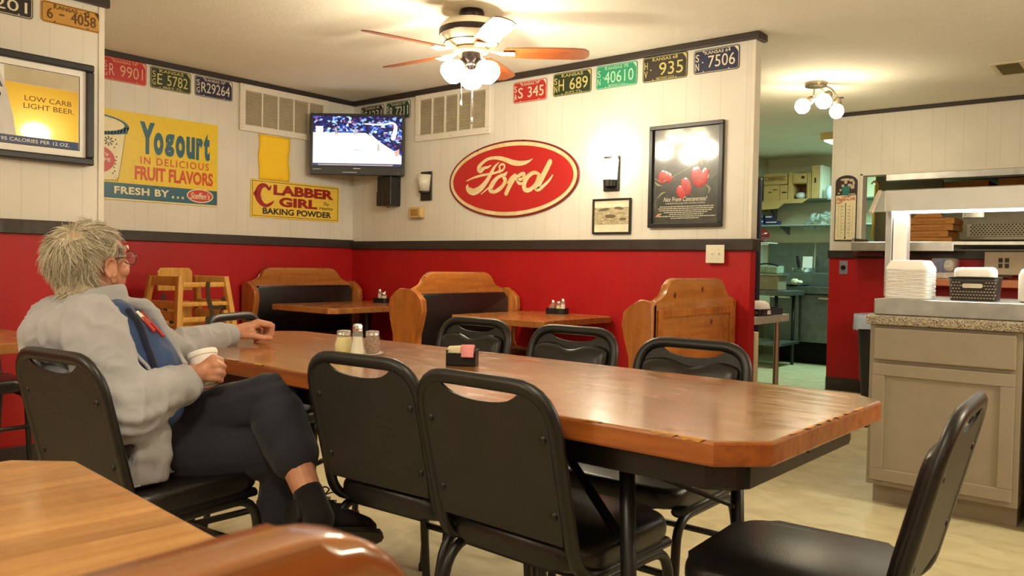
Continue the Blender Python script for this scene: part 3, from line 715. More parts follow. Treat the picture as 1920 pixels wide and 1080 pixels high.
# ---- double switch
t = wallthing('light_switch', 'back', 3.541, 1.19, 'white double light switch plate on the dark chair rail', 'switch', None, 0.024)
b = MB(); b.box((-.062, -.007, -.057), (.062, 0.0, .057), .003); b.box((-.05, 0.0, -.055), (.05, .024, .02)); b.build('cover_plate', plain('switch_ivory', rgb(228, 222, 200), .4, 0, .4, 0), t)
for x in (-.023, .023):
    b = MB(); b.box((x - .006, -.008, -.014), (x + .006, -.006, .014)); b.box((x - .004, -.018, 0), (x + .004, -.006, .009)); b.build('toggle', M['white_plastic'], t)
b = MB()
for x in (-.023, .023):
    for z in (-.03, .03): b.ball((x, -.007, z), (.003, .0015, .003), n=8, m_=4)
b.build('screws', M['steel_dull'], t)

# ---- corner television
tv = thing('television', 'flat black television showing a basketball game in the room corner', 'television', (0.394, -0.276, 2.086), 0.69)
W2, Hh2 = .395, .257
b = MB(); b.box((-W2, -.02, -Hh2), (W2, .03, Hh2), .012); b.box((-W2 * .8, .03, -Hh2 * .75), (W2 * .8, .075, Hh2 * .75), .02); b.build('television_body', M['black_plastic'], tv)
b = MB(); q = .022
b.box((-W2, -.034, Hh2 - q), (W2, -.018, Hh2), .005); b.box((-W2, -.034, -Hh2), (W2, -.018, -Hh2 + .075), .006); b.box((-W2, -.034, -Hh2 + .07), (-W2 + q, -.018, Hh2 - q + .004), .004); b.box((W2 - q, -.034, -Hh2 + .07), (W2, -.018, Hh2 - q + .004), .004)
b.build('bezel', plain('bezel', rgb(44, 44, 46), .3, 0, .5, .03), tv)
b = MB(); b.box((-.03, -.0346, -.205), (.03, -.034, -.199)); b.box((-.37, -.0346, -.212), (-.30, -.034, -.209)); b.box((-.12, -.0346, -.235), (0.0, -.034, -.232)); b.ball((.35, -.034, -.235), (.006, .002, .004), n=8, m_=4); b.build('bezel_marks', M['steel'], tv)
k = N('television_picture'); k.base((0.01, 0.01, 0.01, 1)); k.set(Roughness=.2)
c_ = k.n('ShaderNodeTexCoord'); sp = k.n('ShaderNodeSeparateXYZ'); k.l(c_.outputs['Object'], sp.inputs[0])
vo = k.n('ShaderNodeTexVoronoi'); vo.inputs['Scale'].default_value = 46; k.l(k.coord('Object', (1, 0, 1.3)), vo.inputs['Vector'])
sx = k.n('ShaderNodeSeparateXYZ'); k.l(vo.outputs['Color'], sx.inputs[0])
crowd = k.ramp(sx.outputs[0], [(0, (.005, .006, .06, 1)), (.34, (.01, .02, .2, 1)), (.5, (.03, .12, .7, 1)), (.64, (.35, .6, 1, 1)), (.78, (.02, .02, .12, 1)), (.88, (.35, .08, .25, 1)), (.95, (.7, .9, 1, 1))], 'CONSTANT')
court = k.ramp(k.noise(k.coord(), 5, 3), [(.4, (.86, .93, 1, 1)), (.7, (1, 1, 1, 1))])
edge = k.math('ADD', sp.outputs[2], k.math('MULTIPLY', k.math('MAXIMUM', k.math('SUBTRACT', sp.outputs[0], .07), 0.0), .62))
isc = k.math('GREATER_THAN', edge, .098); tick = k.math('LESS_THAN', sp.outputs[2], -.158)
col = k.mix(isc, court, crowd); col = k.mix(tick, col, (.03, .03, .09, 1))
k.l(col, k.b.inputs['Emission Color'])
k.l(k.math('ADD', 1.25, k.math('MULTIPLY', isc, -.35)), k.b.inputs['Emission Strength'])
b = MB(); b.box((-W2 + .02, -.0225, -.186), (W2 - .02, -.019, Hh2 - .02)); b.build('screen', k.m, tv)
def em(n, c, s_=1.0): return glow(n, c, s_)
b = MB()
for x, z in ((.175, -.03), (-.18, .10), (-.02, .105)):
    b.stroke([(x, z + .035, .005), (x + .002, z + .01, .007), (x - .006, z - .02, .004)], -.0229, 3); b.stroke([(x + .002, z + .01, .005), (x + .012, z - .02, .004)], -.02295, 3)
b.box((-.33, -.0229, -.175), (.30, -.0226, -.166)); b.build('players', em('players', (.02, .03, .1, 1), .8), tv)
b = MB(); b.prism([(.31, -.06), (.352, -.03), (.352, -.075), (.325, -.10)], -.023, -.0226); b.build('red_seats', em('red_seats', (.6, .02, .05, 1), 1), tv)
b = MB(); b.stroke([(.06, .175, .005), (.2, .17, .006), (.29, .185, .008), (.32, .15, .014), (.30, .06, .02)], -.0229); b.prism([(-.35, .1), (-.29, .1), (-.29, .15), (-.35, .15)], -.0229, -.0226); b.stroke([(.22, -.01, .007), (.16, .04, .006), (.1, .095, .004)], -.0229); b.build('hoop_support', em('hoop_support', (.75, .9, 1, 1), 1.1), tv)
b = MB()
for x in (-.02, .0, .03): b.ball((x, -.0228, -.045), (.012, .0006, .009), n=10, m_=4)
b.build('centre_logo', em('court_green', (.03, .45, .35, 1), .9), tv)
b = MB(); b.box((-.05, .075, -.25), (.05, .14, -.05), .01); b.tube([(0, .1, -.2), (0, .16, -.2), (.0, .20, -.2)], .03); b.build('wall_arm', M['black_metal'], tv)
t = wallthing('speaker', 'back', .565, 1.70, 'black box on the wall below the television', 'speaker', None, .002)
b = MB(); b.box((-.10, -.12, -.12), (.07, 0, .13), .008); b.build('box', M['black_plastic'], t)
b = MB(); b.box((-.10, -.125, -.12), (-.02, -.115, .0), .004); b.build('front_plate', M['back_panel'], t)
b = MB(); b.tube(smooth3([(-.085, -.03, .05), (-.125, -.03, .02), (-.12, -.03, -.07), (-.09, -.02, -.115), (-.05, -.02, -.12)]), .004, 8); b.tube(smooth3([(-.09, -.05, .08), (-.115, -.05, .0), (-.10, -.04, -.09), (-.06, -.03, -.125)]), .003, 8); b.build('cable', M['black_plastic'], t, True)
# ================================================================== ceiling fan, spot lights, ceiling register
fx, fy = 2.64, -1.325
fan = thing('ceiling_fan', 'white and bronze ceiling fan with lit glass shades and wooden blades', 'ceiling fan', (fx, fy, 0), 0)
bronze = plain('bronze', rgb(48, 36, 32), .35, .5, .5, .1)
b = MB(); b.lathe([(.03, 2.47), (.062, 2.475), (.072, 2.5), (.072, 2.52), (.066, H)], 28); b.build('canopy', bronze, fan, True, auto=40)
b = MB(); b.lathe([(.05, 2.482), (.10, 2.478), (.155, 2.465), (.178, 2.44), (.182, 2.40), (.178, 2.372), (.150, 2.345), (.11, 2.328), (.07, 2.322)], 40); b.build('motor_housing', M['cream_enamel'], fan, True, auto=50)
b = MB(); b.lathe([(.1785, 2.425), (.1835, 2.422), (.1835, 2.392), (.1785, 2.388)], 40, cap=False); b.lathe([(.152, 2.345), (.156, 2.349), (.150, 2.352)], 40, cap=False); b.build('housing_band', bronze, fan, True, auto=30)
b = MB(); b.lathe([(.05, 2.322), (.095, 2.318), (.098, 2.300), (.06, 2.294)], 28); b.build('rotor_plate', M['cream_enamel'], fan, True, auto=40)
bw = wood('fan_blade_wood', rgb(140, 72, 32), rgb(170, 92, 44), rgb(98, 48, 22), 'X', 0, .35, .3)
def blade_mesh():
    b = MB(); out = []
    pts = [(.20, -.052), (.30, -.060), (.45, -.066), (.58, -.066), (.645, -.058), (.668, -.03), (.672, 0), (.668, .03), (.645, .058), (.58, .066), (.45, .066), (.30, .060), (.20, .052), (.185, .03), (.185, -.03)]
    b.prism(pts, -.003, .003, 'XY', .001); b.xf(Matrix.Rotation(math.radians(-13), 4, 'X')); return b
def arm_mesh():
    b = MB(); b.sweep(fillet([(.085, 0, .012), (.13, 0, .004), (.175, .02, -.006), (.215, .028, -.005)], .03), [(.004, .012), (.004, -.012), (-.004, -.012), (-.004, .012)], up=(0, 0, 1))
    b.sweep(fillet([(.085, 0, .012), (.13, 0, .004), (.175, -.02, -.008), (.215, -.028, -.012)], .03), [(.004, .012), (.004, -.012), (-.004, -.012), (-.004, .012)], up=(0, 0, 1))
    b.box((.205, -.038, -.011), (.25, .038, -.004), .003); return b
az0 = math.atan2(.63625712, .77125932)
bl0 = blade_mesh().build('fan_blade', bw, fan); ar0 = arm_mesh().build('blade_arm', M['cream_enamel'], fan, True, auto=40)
for i in range(5):
    bl = bl0 if i == 0 else bl0.copy(); ar = ar0 if i == 0 else ar0.copy()
    for o in (bl, ar):
        if i: COL.objects.link(o); o.parent = fan
        o.location = (0, 0, 2.302); o.rotation_euler = (0, 0, az0 + math.radians(72 * i))
b = MB(); b.lathe([(.03, 2.300), (.052, 2.297), (.055, 2.27), (.052, 2.248), (.042, 2.236), (.02, 2.230)], 28); b.build('light_fitter', plain('fitter', rgb(70, 62, 66), .3, .6), fan, True, auto=40)
shade_glow = glow('fan_shade_glass', (1.0, .80, .50, 1), 13.0)
az = az0 + math.radians(-90)
for i, a in enumerate((-62, 62, 180)):
    aa = az + math.radians(a)
    d = Vector((math.cos(aa), math.sin(aa), 0))
    ax = (d * .72 + Vector((0, 0, -.70))).normalized()
    o_ = Vector((0, 0, 2.245)) + d * .045
    rot = Vector((0, 0, 1)).rotation_difference(ax).to_matrix().to_4x4()
    b = MB(); b.lathe([(.016, -.01), (.024, .0), (.026, .02), (.022, .032)], 16, M4=Matrix.Translation(o_) @ rot); b.build('lamp_socket', bronze, fan, True, auto=40)
    b = MB(); b.lathe([(.024, .02), (.034, .032), (.055, .062), (.068, .092), (.066, .118), (.054, .136)], 24, M4=Matrix.Translation(o_) @ rot, cap=False)
    b.ball((0, 0, 0), (.03, .03, .04), Matrix.Identity(4), 12, 8) if False else None
    s_ = b.build('lamp_shade', shade_glow, fan, True)
    b = MB(); b.ball((0, 0, 0), .028, None, 12, 8); b.xf(Matrix.Translation(o_ + ax * .10)); b.build('bulb', shade_glow, s_, True)
for dx, zb in ((-.05, 2.02), (.012, 1.925)):
    p = Vector((Rv.x * dx, Rv.y * dx, 0)) - Vector((Fv.x, Fv.y, 0)) * .03
    b = MB(); b.tube([(p.x, p.y, 2.25), (p.x, p.y, zb)], .0022, 6); b.lathe([(.002, zb - .035), (.006, zb - .025), (.005, zb), (.002, zb + .005)], 10, (p.x, p.y, 0)); b.build('pull_chain', M['chrome'], fan, True)
for a in (-62, 62, 180):                                            # the fan's own bulbs, below its shades
    aa = az + math.radians(a); lamp('fan_bulb', 'POINT', (fx + .21 * math.cos(aa), fy + .21 * math.sin(aa), 2.05), 17, WARM, .06)

t = thing('spot_light', 'ceiling light cluster with three frosted bulb globes on bent arms', 'ceiling light', (3.587, 1.541, 0))
nick = plain('nickel', rgb(150, 140, 120), .3, .9, .5, .05)
b = MB(); b.lathe([(.05, 2.497), (.078, 2.503), (.082, 2.515), (.082, H)], 28); b.build('ceiling_plate', nick, t, True, auto=40)
globe = glow('spot_globe', (1, .84, .58, 1), 14.0)
def cl(dx, dz, df=0.0): return Vector((Rv.x * dx + Fv.x * df, Rv.y * dx + Fv.y * df, 2.535 + dz))
for k_, (pts, axis, r) in enumerate((
        ([cl(-.01, -.04), cl(-.015, -.10), cl(-.03, -.13)], cl(-.075, -.055, -.02) - cl(0, 0), .058),
        ([cl(.03, -.04), cl(.07, -.07), cl(.10, -.085)], cl(-.06, -.07, -.05) - cl(0, 0), .062),
        ([cl(.06, -.02), cl(.12, -.045), cl(.16, -.10), cl(.165, -.13)], cl(-.008, -.08, -.02) - cl(0, 0), .052))):
    b = MB(); b.tube(smooth3([tuple(p) for p in pts]), .007, 8); b.build('arm', nick, t, True)
    axis = (axis - Vector((0, 0, 2.535)) if axis.length > 1.5 else axis).normalized(); p = pts[-1]
    rot = Vector((0, 0, 1)).rotation_difference(axis).to_matrix().to_4x4()
    b = MB(); b.lathe([(.012, -.02), (.030, -.005), (.034, .03), (.03, .05)], 16, M4=Matrix.Translation(p) @ rot); b.build('socket', nick, t, True, auto=50)
    b = MB(); b.lathe([(.026, .04), (.045, .06), (r, .085), (r * .97, .11), (r * .7, .135), (r * .3, .146)], 20, M4=Matrix.Translation(p) @ rot); b.build('globe', globe, t, True)
    q = p + axis * .10 + Vector((0, 0, -.09)); lamp('spot_bulb', 'POINT', (3.587 + q.x, 1.541 + q.y, q.z), 7, (1, .82, .55), .05)
    if k_ == 2:
        b = MB(); b.tube([tuple(pts[-1] + Vector((Rv.x, Rv.y, .02)) * -.03 + Vector((0, 0, .02))), tuple(pts[-1] + Vector((Rv.x, Rv.y, 0)) * .05 + Vector((0, 0, .02)))], .006, 8); b.build('pivot_rod', nick, t, True)

t = thing('ceiling_vent', 'small square beige ceiling vent near the kitchen wall', 'vent', (4.83, 1.83, H), 0)
b = MB()
for a0, a1 in (((-.10, -.20), (.10, -.165)), ((-.10, .165), (.10, .20)), ((-.10, -.165), (-.068, .165)), ((.068, -.165), (.10, .165))): b.box((a0[0], a0[1], -.012), (a1[0], a1[1], 0), .003)
b.build('vent_frame', plain('vent_beige', rgb(214, 206, 176), .5), t)
b = MB()
for i in range(9):
    y = -.15 + i * .0375; b.box((-.068, -.012, -.001), (.068, .012, .001), M4=Matrix.Translation((0, y, -.010)) @ Matrix.Rotation(.7, 4, 'X'))
b.build('louvre_slats', plain('vent_slat', rgb(150, 136, 92), .5), t)
b = MB(); b.box((-.068, -.165, -.003), (.068, .165, -.001)); b.build('duct_opening', plain('duct', rgb(70, 60, 40), .8), t)
# ================================================================== tables, benches, chairs
T_TOP = wood('long_table_top', rgb(158, 99, 40), rgb(184, 124, 56), rgb(122, 70, 28), 'X', .045, .22, .5, .8, .10, .35, .35, 40)
T_EDGE = wood('long_table_edge', rgb(158, 84, 30), rgb(188, 112, 48), rgb(112, 56, 20), 'X', 0, .4, .3, 1.0, .35)
B_TOP = wood('booth_table_top', rgb(160, 100, 48), rgb(190, 132, 70), rgb(120, 70, 32), 'X', .038, .30, .4, 1, .03, 0, .4, 40)
F_TOP = wood('near_table_top', rgb(166, 114, 60), rgb(194, 146, 88), rgb(120, 76, 38), 'Y', .019, .38, .25, 1.3, .08, 0, .5, 50)
PINE = wood('pine_bench', rgb(168, 100, 40), rgb(192, 126, 56), rgb(116, 62, 24), 'Y', 0, .32, .4, .6, .08)
PINEZ = wood('pine_bench_end', rgb(168, 98, 38), rgb(192, 122, 54), rgb(118, 62, 24), 'Z', 0, .32, .4, .6, .08)
KNOT = plain('pine_knot', rgb(96, 48, 20), .35, 0, .5, .3, 0, 60, .3)
HC_W = wood('highchair_wood', rgb(206, 152, 70), rgb(224, 176, 92), rgb(168, 112, 46), 'Z', 0, .35, .4, 1, .06)

# ---- long table
tb = thing('dining_table', 'long worn wooden table with folding metal legs in the middle of the room', 'table', (4.035, -3.03, 0), math.radians(-1.2))
L2, Wd = 1.222, .384
def chamf(l, w, c): return [(-l + c, -w), (l - c, -w), (l, -w + c), (l, w - c), (l - c, w), (-l + c, w), (-l, w - c), (-l, -w + c)]
b = MB(); b.prism(chamf(L2, Wd, .075), .753, .799, 'XY', .006, 2); top = b.build('tabletop', [T_TOP, T_EDGE], tb)
for p in top.data.polygons:
    if p.normal.z < .7: p.material_index = 1
# chipped varnish along the upper arris
b = MB(); random.seed(3)
x = -L2 + .1
while x < L2 - .12:
    l_ = random.uniform(.012, .07); h_ = random.uniform(.002, .007)
    if random.random() < .62: b.prism([(x, .8002), (x + l_, .8002), (x + l_ * .8, .8002 - h_), (x + l_ * .45, .8002 - h_ * .6), (x + l_ * .2, .8002 - h_ * 1.1)], -Wd - .0012, -Wd + .006)
    x += l_ + random.uniform(.0, .05)
y = -Wd + .16
while y < Wd - .1:
    l_ = random.uniform(.02, .08)
    if random.random() < .6: b.prism([(y, .8002), (y + l_, .8002), (y + l_ * .5, .8002 - random.uniform(.002, .005))], L2 - .005, L2 + .0008, 'YZ')
    y += l_ + .02
b.build('chipped_edge', plain('bare_wood', rgb(204, 150, 82), .6, 0, .3, .15), top)
b = MB(); b.prism([(x_, y_) for x_, y_ in rrect(-1.12, -.33, 1.165, .33, .06)], .697, .753, 'XY', .006); b.build('apron', M['black_metal'], tb)
for sx in (-1, 1):
    xe = sx * .89
    for sy in (-.255, .255):
        b = MB(); b.tube([(xe, sy, .70), (xe + sx * .03, sy, .0)], .0165, 12); b.build('leg', M['black_metal'], tb, True)
    b = MB(); b.tube([(xe + sx * .022, -.255, .16), (xe + sx * .022, .255, .16)], .0125); b.build('leg_crossbar', M['black_metal'], tb, True)
    b = MB()
    for q in (-1, 1):
        b.sweep([(xe - sx * .36, q * .03, .70), (xe - sx * .30, q * .05, .62), (xe + sx * .008, q * .24, .50)], [(.004, .011), (.004, -.011), (-.004, -.011), (-.004, .011)], up=(0, 0, 1))
    b.box((xe - sx * .33 - .03, -.06, .615), (xe - sx * .33 + .03, .06, .625)); b.build('folding_brace', M['black_metal'], tb)
b = MB()
for x_, y_ in ((L2 - .03, -.1), (L2 - .03, .25)): b.box((x_ - .02, y_ - .01, .745), (x_ + .02, y_ + .01, .753))
b.build('fixing_clips', M['black_metal'], tb)

# ---- chairs
def make_chair(name, label):
    t = thing(name, label, 'chair')
    hw, r = .188, .0125
    sec = rrect(-.0095, -.0125, .0095, .0125, .005, 2)
    # back frame: one tube up, across and down, then forward under the seat
    path = [(-hw, .16, .462), (-hw, -.185, .462), (-hw, -.285, .86), (hw, -.285, .86), (hw, -.185, .462), (hw, .16, .462)]
    P = fillet(path, [0, .07, .095, .095, .07, 0], 7)
    b = MB(); b.sweep(P, [(.0125 * math.cos(2 * PI * i / 12), .017 * math.sin(2 * PI * i / 12)) for i in range(12)], up=(0, 1, .25)); b.build('back_frame', M['black_metal'], t, True)
    # back panel with scooped top edge (hand slot above it)
    def bx(z): return -.185 - .1 * (z - .462) / .398
    sc = [(.112, .848)] + [(.112 * math.cos(PI * a / 12) , .848 - .030 * math.sin(PI * a / 12)) for a in range(1, 12)] + [(-.112, .848)]
    ca = [(.176 - .058 * (1 - math.cos(a * PI / 12)), .79 + .058 * math.sin(a * PI / 12)) for a in range(7)]
    prof = [(-.172, .535), (.172, .535), (.176, .58)] + ca + sc + [(-x, z) for x, z in reversed(ca)] + [(-.176, .58)]
    def panel(d0, d1, s_, bev):
        b = MB(); b.prism([(x * s_, .655 + (z - .655) * s_) for x, z in prof], 0, d1 - d0, 'XZ', bev, 3)
        for v in b.bm.verts: v.co.y += bx(v.co.z) + d0
        return b
    panel(-.009, -.002, 1.0, .002).build('back_panel', M['back_panel'], t)
    tp = [(.165 * math.cos(PI * a / 24), .775 + .042 * math.sin(PI * a / 24) ** .5 - .026 * math.exp(-(.165 * math.cos(PI * a / 24) / .062) ** 2)) for a in range(25)]
    pf = [(-.165, .60), (-.16, .56), (-.14, .545), (0, .545), (.14, .545), (.16, .56), (.165, .60)] + tp
    b = MB(); rows = []
    for sc_, dy in ((1, -.002), (1, .012), (.97, .022), (.90, .029), (.75, .033)):
        rows.append([b.bm.verts.new((x * sc_, bx(.68 + (z - .68) * sc_) + dy, .68 + (z - .68) * sc_)) for x, z in pf])
    for A, B_ in zip(rows, rows[1:]):
        for q in range(len(A)): b.bm.faces.new((A[q], A[(q + 1) % len(A)], B_[(q + 1) % len(A)], B_[q]))
    b.bm.faces.new(rows[0][::-1]); b.bm.faces.new(rows[-1]); b.build('back_pad', M['vinyl'], t, True, auto=60)
    for x in (-.16, .16):
        for z in (.60, .76): MB().ball((x, bx(z) - .010, z), (.009, .003, .009), n=10, m_=5).build('rivet', M['black_metal'], t, True)
    # seat
    b = MB(); o_ = rrect(-.20, -.19, .20, .195, .075, 6)
    b.prism(o_, .466, .522, 'XY', .022, 4)
    for v in b.bm.verts:
        if v.co.z > .51: v.co.z += .012 * max(0, 1 - (v.co.x / .2) ** 2) * max(0, 1 - ((v.co.y - 0) / .2) ** 2)
    o = b.build('seat', M['vinyl'], t, True, auto=70)
    # legs: inverted U on each side with a stretcher
    for sx in (-1, 1):
        x = sx * .19
        Pl = fillet([(x * 1.03, .20, .0), (x, .16, .447), (x, -.02, .447)], .07, 6)
        b = MB(); b.tube([(p.x + sx * .001, p.y, p.z) for p in Pl], .0125, 10); b.lathe([(.015, 0), (.015, .02), (.013, .025)], 10, (x * 1.03, .20, 0)); b.build('leg', M['black_metal'], t, True, auto=50)
        Pl = fillet([(x * 1.05, -.275, .0), (x, -.17, .447), (x, -.0, .447)], .07, 6)
        b = MB(); b.tube([(p.x + sx * .001, p.y, p.z) for p in Pl], .0125, 10); b.lathe([(.015, 0), (.015, .02), (.013, .025)], 10, (x * 1.05, -.275, 0)); b.build('leg', M['black_metal'], t, True, auto=50)
    for y_ in (-.215, .178): b = MB(); b.tube([(-.19, y_, .30), (.19, y_, .30)], .010); b.build('stretcher', M['black_metal'], t, True)
    return t
ch0 = make_chair('dining_chair', 'black vinyl chair with its back to us, nearest the middle of the long table')
GRP = 'black vinyl stacking chairs'
ch0['group'] = GRP; ch0.location = (4.69, -3.215, 0); ch0.rotation_euler = (0, 0, math.radians(-2))
CH = [
    ((4.235, -3.175), 3, 'black vinyl chair with its back to us, just right of the seated man\'s foot'),
    ((3.53, -2.515), 180, 'black vinyl chair across the long table behind the sugar caddy, leftmost of three'),
    ((4.05, -2.545), 180, 'black vinyl chair across the long table, middle of the three facing us'),
    ((4.61, -2.69), 180, 'black vinyl chair across the long table in front of the pine bench end'),
    ((5.222, -3.11), 92.5, 'black vinyl chair at the near right end of the long table, beside the counter'),
    ((3.665, -3.655), 6, 'black vinyl chair the man in the grey jacket sits on'),
    ((2.97, -2.74), -66, 'greyish vinyl chair at the far left end of the long table behind the man\'s hand'),
    ((1.46, -3.45), -90, 'black vinyl chair in the shadow at the left edge, under the wall table'),
]
CHAIRS = [ch0]
for (x, y), a, lb in CH: CHAIRS.append(dup(ch0, (x, y, 0), math.radians(a), lb, GRP))

# ---- booth benches: seat faces +X, back board at x=0 (rear at -0.02), width along Y 0..-w
def make_bench(name, label, w, double=False, single_rear=True):
    t = thing(name, label, 'bench')
    # back board with its stepped crest
    def crest(s_): 
        h = w / 2; c = [(-h, .90), (-h + .03, .92)]
        c += [(-h + .06 + .10 * math.sin(a * PI / 12), .925 + .085 * (1 - math.cos(a * PI / 12))) for a in range(7)]
        c += [(-h + .2, 1.035), (-h + .235, 1.042)]
        r = [(-x, z) for x, z in reversed(c)]
        return c + r
    poly = crest(1) + [(w / 2, .12), (-w / 2, .12)]
    b = MB(); b.prism(poly, -.022, .022, 'YZ', .009, 3); b.build('back_board', PINE, t, True, auto=35)
    if single_rear:
        h = w / 2
        b = MB()
        for a0, a1 in (((-h + .085, .835), (h - .085, .875)), ((-h + .085, .16), (h - .085, .24)), ((-h + .035, .16), (-h + .085, .875)), ((h - .085, .16), (h - .035, .875))): b.box((-.036, a0[0], a0[1]), (-.022, a1[0], a1[1]), .003)
        b.build('rear_frame', PINEZ, t)
        b = MB(); random.seed(8)
        for y_, z_ in ((-h * .35, .79), (h * .2, .70), (-h * .6, .55), (h * .55, .95), (-h * .1, .98)): b.ball((-.0225, y_, z_), (.0012, .014, .018), n=12, m_=5)
        b.build('knots', KNOT, t)
    for s_ in ([1, -1] if double else [1]):
        b = MB(); b.prism(rrect(-w / 2 + .05, .50, w / 2 - .05, .895, .035), s_ * .022, s_ * .085, 'YZ', .02, 4); b.build('back_cushion', M['vinyl'], t, True, auto=60)
        b = MB(); b.prism(rrect(.03, -w / 2 + .04, .46, w / 2 - .04, .05) if s_ > 0 else rrect(-.46, -w / 2 + .04, -.03, w / 2 - .04, .05), .40, .475, 'XY', .025, 3); b.build('seat_cushion', M['vinyl'], t, True, auto=60)
        b = MB(); b.box((min(0, s_ * .43), -w / 2 + .03, .06), (max(0, s_ * .43), w / 2 - .03, .40)); b.build('seat_box', PINE, t)
    # end panels: bulging wing, narrow waist, wide foot
    pr = [(.022, .925), (.055, .93), (.105, .90), (.155, .86), (.165, .79), (.145, .72), (.115, .62), (.105, .54), (.125, .49), (.30, .475), (.44, .46), (.47, .42), (.465, .0), (.36, .0), (.34, .07), (.29, .10), (.24, .07), (.22, 0)]
    if double: pl = pr + [(-x, z) for x, z in reversed(pr)]
    else: pl = pr + [(-.022, 0), (-.022, .905), (0, .925)]
    for sy in (-1, 1):
        y0 = sy * w / 2; b = MB(); b.prism(pl, y0 - sy * .035, y0 + sy * .012, 'XZ', .007, 3); b.build('end_panel', PINEZ, t, True, auto=35)
    return t
bn1 = make_bench('booth_bench', 'pine booth bench with black back cushion in the far corner against the left wall', 1.06, False, True)
bn1.location = (.06, -.60, 0)
bn2 = make_bench('booth_bench', 'pine booth bench with black back cushion standing between the two booth tables', 1.0, True, False)
bn2.location = (1.82, -.53, 0)
bn3 = make_bench('booth_bench', 'pine booth bench turned its plain wooden rear to us by the wall end', 1.0, False, True)
bn3.location = (3.665, -.535, 0); bn3.rotation_euler = (0, 0, PI)
bn4 = thing('booth_bench', 'blurred wooden bench top in the foreground at the bottom edge', 'bench', (5.455, -4.93, 0), PI)
yr = -.50      # free end of the board (local -Y points up the room)
pl = [(.5, .12), (yr, .12), (yr, .888)] + [(yr + .075 - .075 * math.cos(a * PI / 16), .89 + .075 * math.sin(a * PI / 16)) for a in range(1, 9)] + [(.5, .965)]
FGW = wood('near_bench_wood', rgb(132, 72, 28), rgb(162, 100, 42), rgb(90, 48, 18), 'Y', 0, .25, .7, .6, .08)
b = MB(); b.prism(pl, -.022, .022, 'YZ', .010, 4); b.build('back_board', FGW, bn4, True, auto=40)
b = MB(); b.prism(rrect(-.42, .5, .46, .86, .035), .022, .075, 'YZ', .018, 3); b.build('back_cushion', M['vinyl'], bn4, True, auto=60)
b = MB(); b.prism(rrect(.03, -.42, .30, .46, .04), .40, .475, 'XY', .02, 3); b.build('seat_cushion', M['vinyl'], bn4, True, auto=60)
b = MB(); b.box((0, -.43, .0), (.28, .46, .40)); b.build('seat_box', PINE, bn4)
for o in (bn1, bn2, bn3, bn4): o['group'] = 'pine booth benches'

def booth_table(x0, x1, y0, y1, label, mat, leg, c=.05, z=.76, th=.042, cham=True):
    t = thing('booth_table', label, 'table', ((x0 + x1) / 2, (y0 + y1) / 2, 0))
    lx, ly = (x1 - x0) / 2, (y1 - y0) / 2
    b = MB(); b.prism(chamf(lx, ly, c), z - th, z, 'XY', .005, 2); b.build('tabletop', mat, t)
    b = MB()
    for px, py in leg: b.tube([(px, py, .04), (px, py, z - th)], .038, 14)
    b.build('pedestal', M['black_metal'], t, True, auto=40)
    b = MB()
    for px, py in leg:
        for a in range(4): b.box((-.018, 0, .0), (.018, .27, .035), .008, M4=Matrix.Translation((px, py, 0)) @ Matrix.Rotation(a * PI / 2 + PI / 4, 4, 'Z'))
    b.build('base', M['black_metal'], t)
    return t
booth_table(.30, 1.09, -1.07, -.01, 'wooden booth table in the far corner before the left bench', B_TOP, [(.02, .12)])
booth_table(2.03, 2.81, -.86, -.01, 'wooden booth table between the middle bench and the turned bench', B_TOP, [(.0, .08)])
booth_table(4.258, 5.003, -5.21, -4.19, 'pale striped wooden table in the left foreground', F_TOP, [(0, 0)], .075).rotation_euler.z = math.radians(-5)
booth_table(1.32, 2.30, -4.4, -3.35, 'wooden table by the wall at the left edge behind the man', B_TOP, [(-.05, 0)])

# ---- high chair
t = hc0 = thing('high_chair', 'light wooden high chair with dark straps, upper of the two stacked by the red wall', 'high chair', (.50, -1.84, .235), math.radians(96), 'stacked high chairs')
hw, hd = .19, .175
def post(x, y, tx, ty): 
    b = MB(); b.sweep([(x * 1.42, y * 1.42, 0), (tx, ty, .745)], rrect(-.021, -.019, .021, .019, .006, 3), up=(0, 1, 0)); b.build('leg', HC_W, t, True, auto=40)
for sx in (-1, 1):
    for sy in (-1, 1): post(sx * hw, sy * hd, sx * hw * .93, sy * hd * .9)
def rail(a, c, hh, dd, nm, bev=.006):
    b = MB(); a = Vector(a); c = Vector(c); b.sweep([a, c], rrect(-hh, -dd, hh, dd, min(hh, dd) * .5, 3), up=(0, 0, 1)); b.build(nm, HC_W, t, True, auto=40)
for sx in (-1, 1):
    rail((sx * hw * .94, -hd * .9, .715), (sx * hw * .94, hd * .9, .715), .032, .013, 'side_rail')
    rail((sx * hw * 1.02, -hd, .555), (sx * hw * 1.02, hd, .555), .026, .012, 'side_rail')
    rail((sx * hw * 1.14, -hd * 1.1, .33), (sx * hw * 1.14, hd * 1.1, .33), .022, .012, 'side_rail')
rail((-hw * .94, -hd * .88, .69), (hw * .94, -hd * .88, .69), .018, .014, 'front_rail')
rail((-hw * 1.02, -hd * .97, .56), (hw * 1.02, -hd * .97, .56), .015, .013, 'front_rail')
b = MB(); b.prism([(-.135, .64), (.135, .64), (.135, .775), (.11, .80), (-.11, .80), (-.135, .775)], hd * .86, hd * .86 + .018, 'XZ', .004); b.build('backrest', HC_W, t)
rail((-hw, hd * .97, .54), (hw, hd * .97, .54), .02, .012, 'rear_rail')
b = MB(); b.box((-hw, -hd * .95, .395), (hw, hd, .415), .005); b.build('seat', HC_W, t)
rail((-hw * 1.1, -hd * 1.08, .345), (hw * 1.1, -hd * 1.08, .345), .02, .012, 'front_rail')
b = MB(); st = plain('strap_webbing', rgb(62, 52, 40), .8, 0, .2, .15)
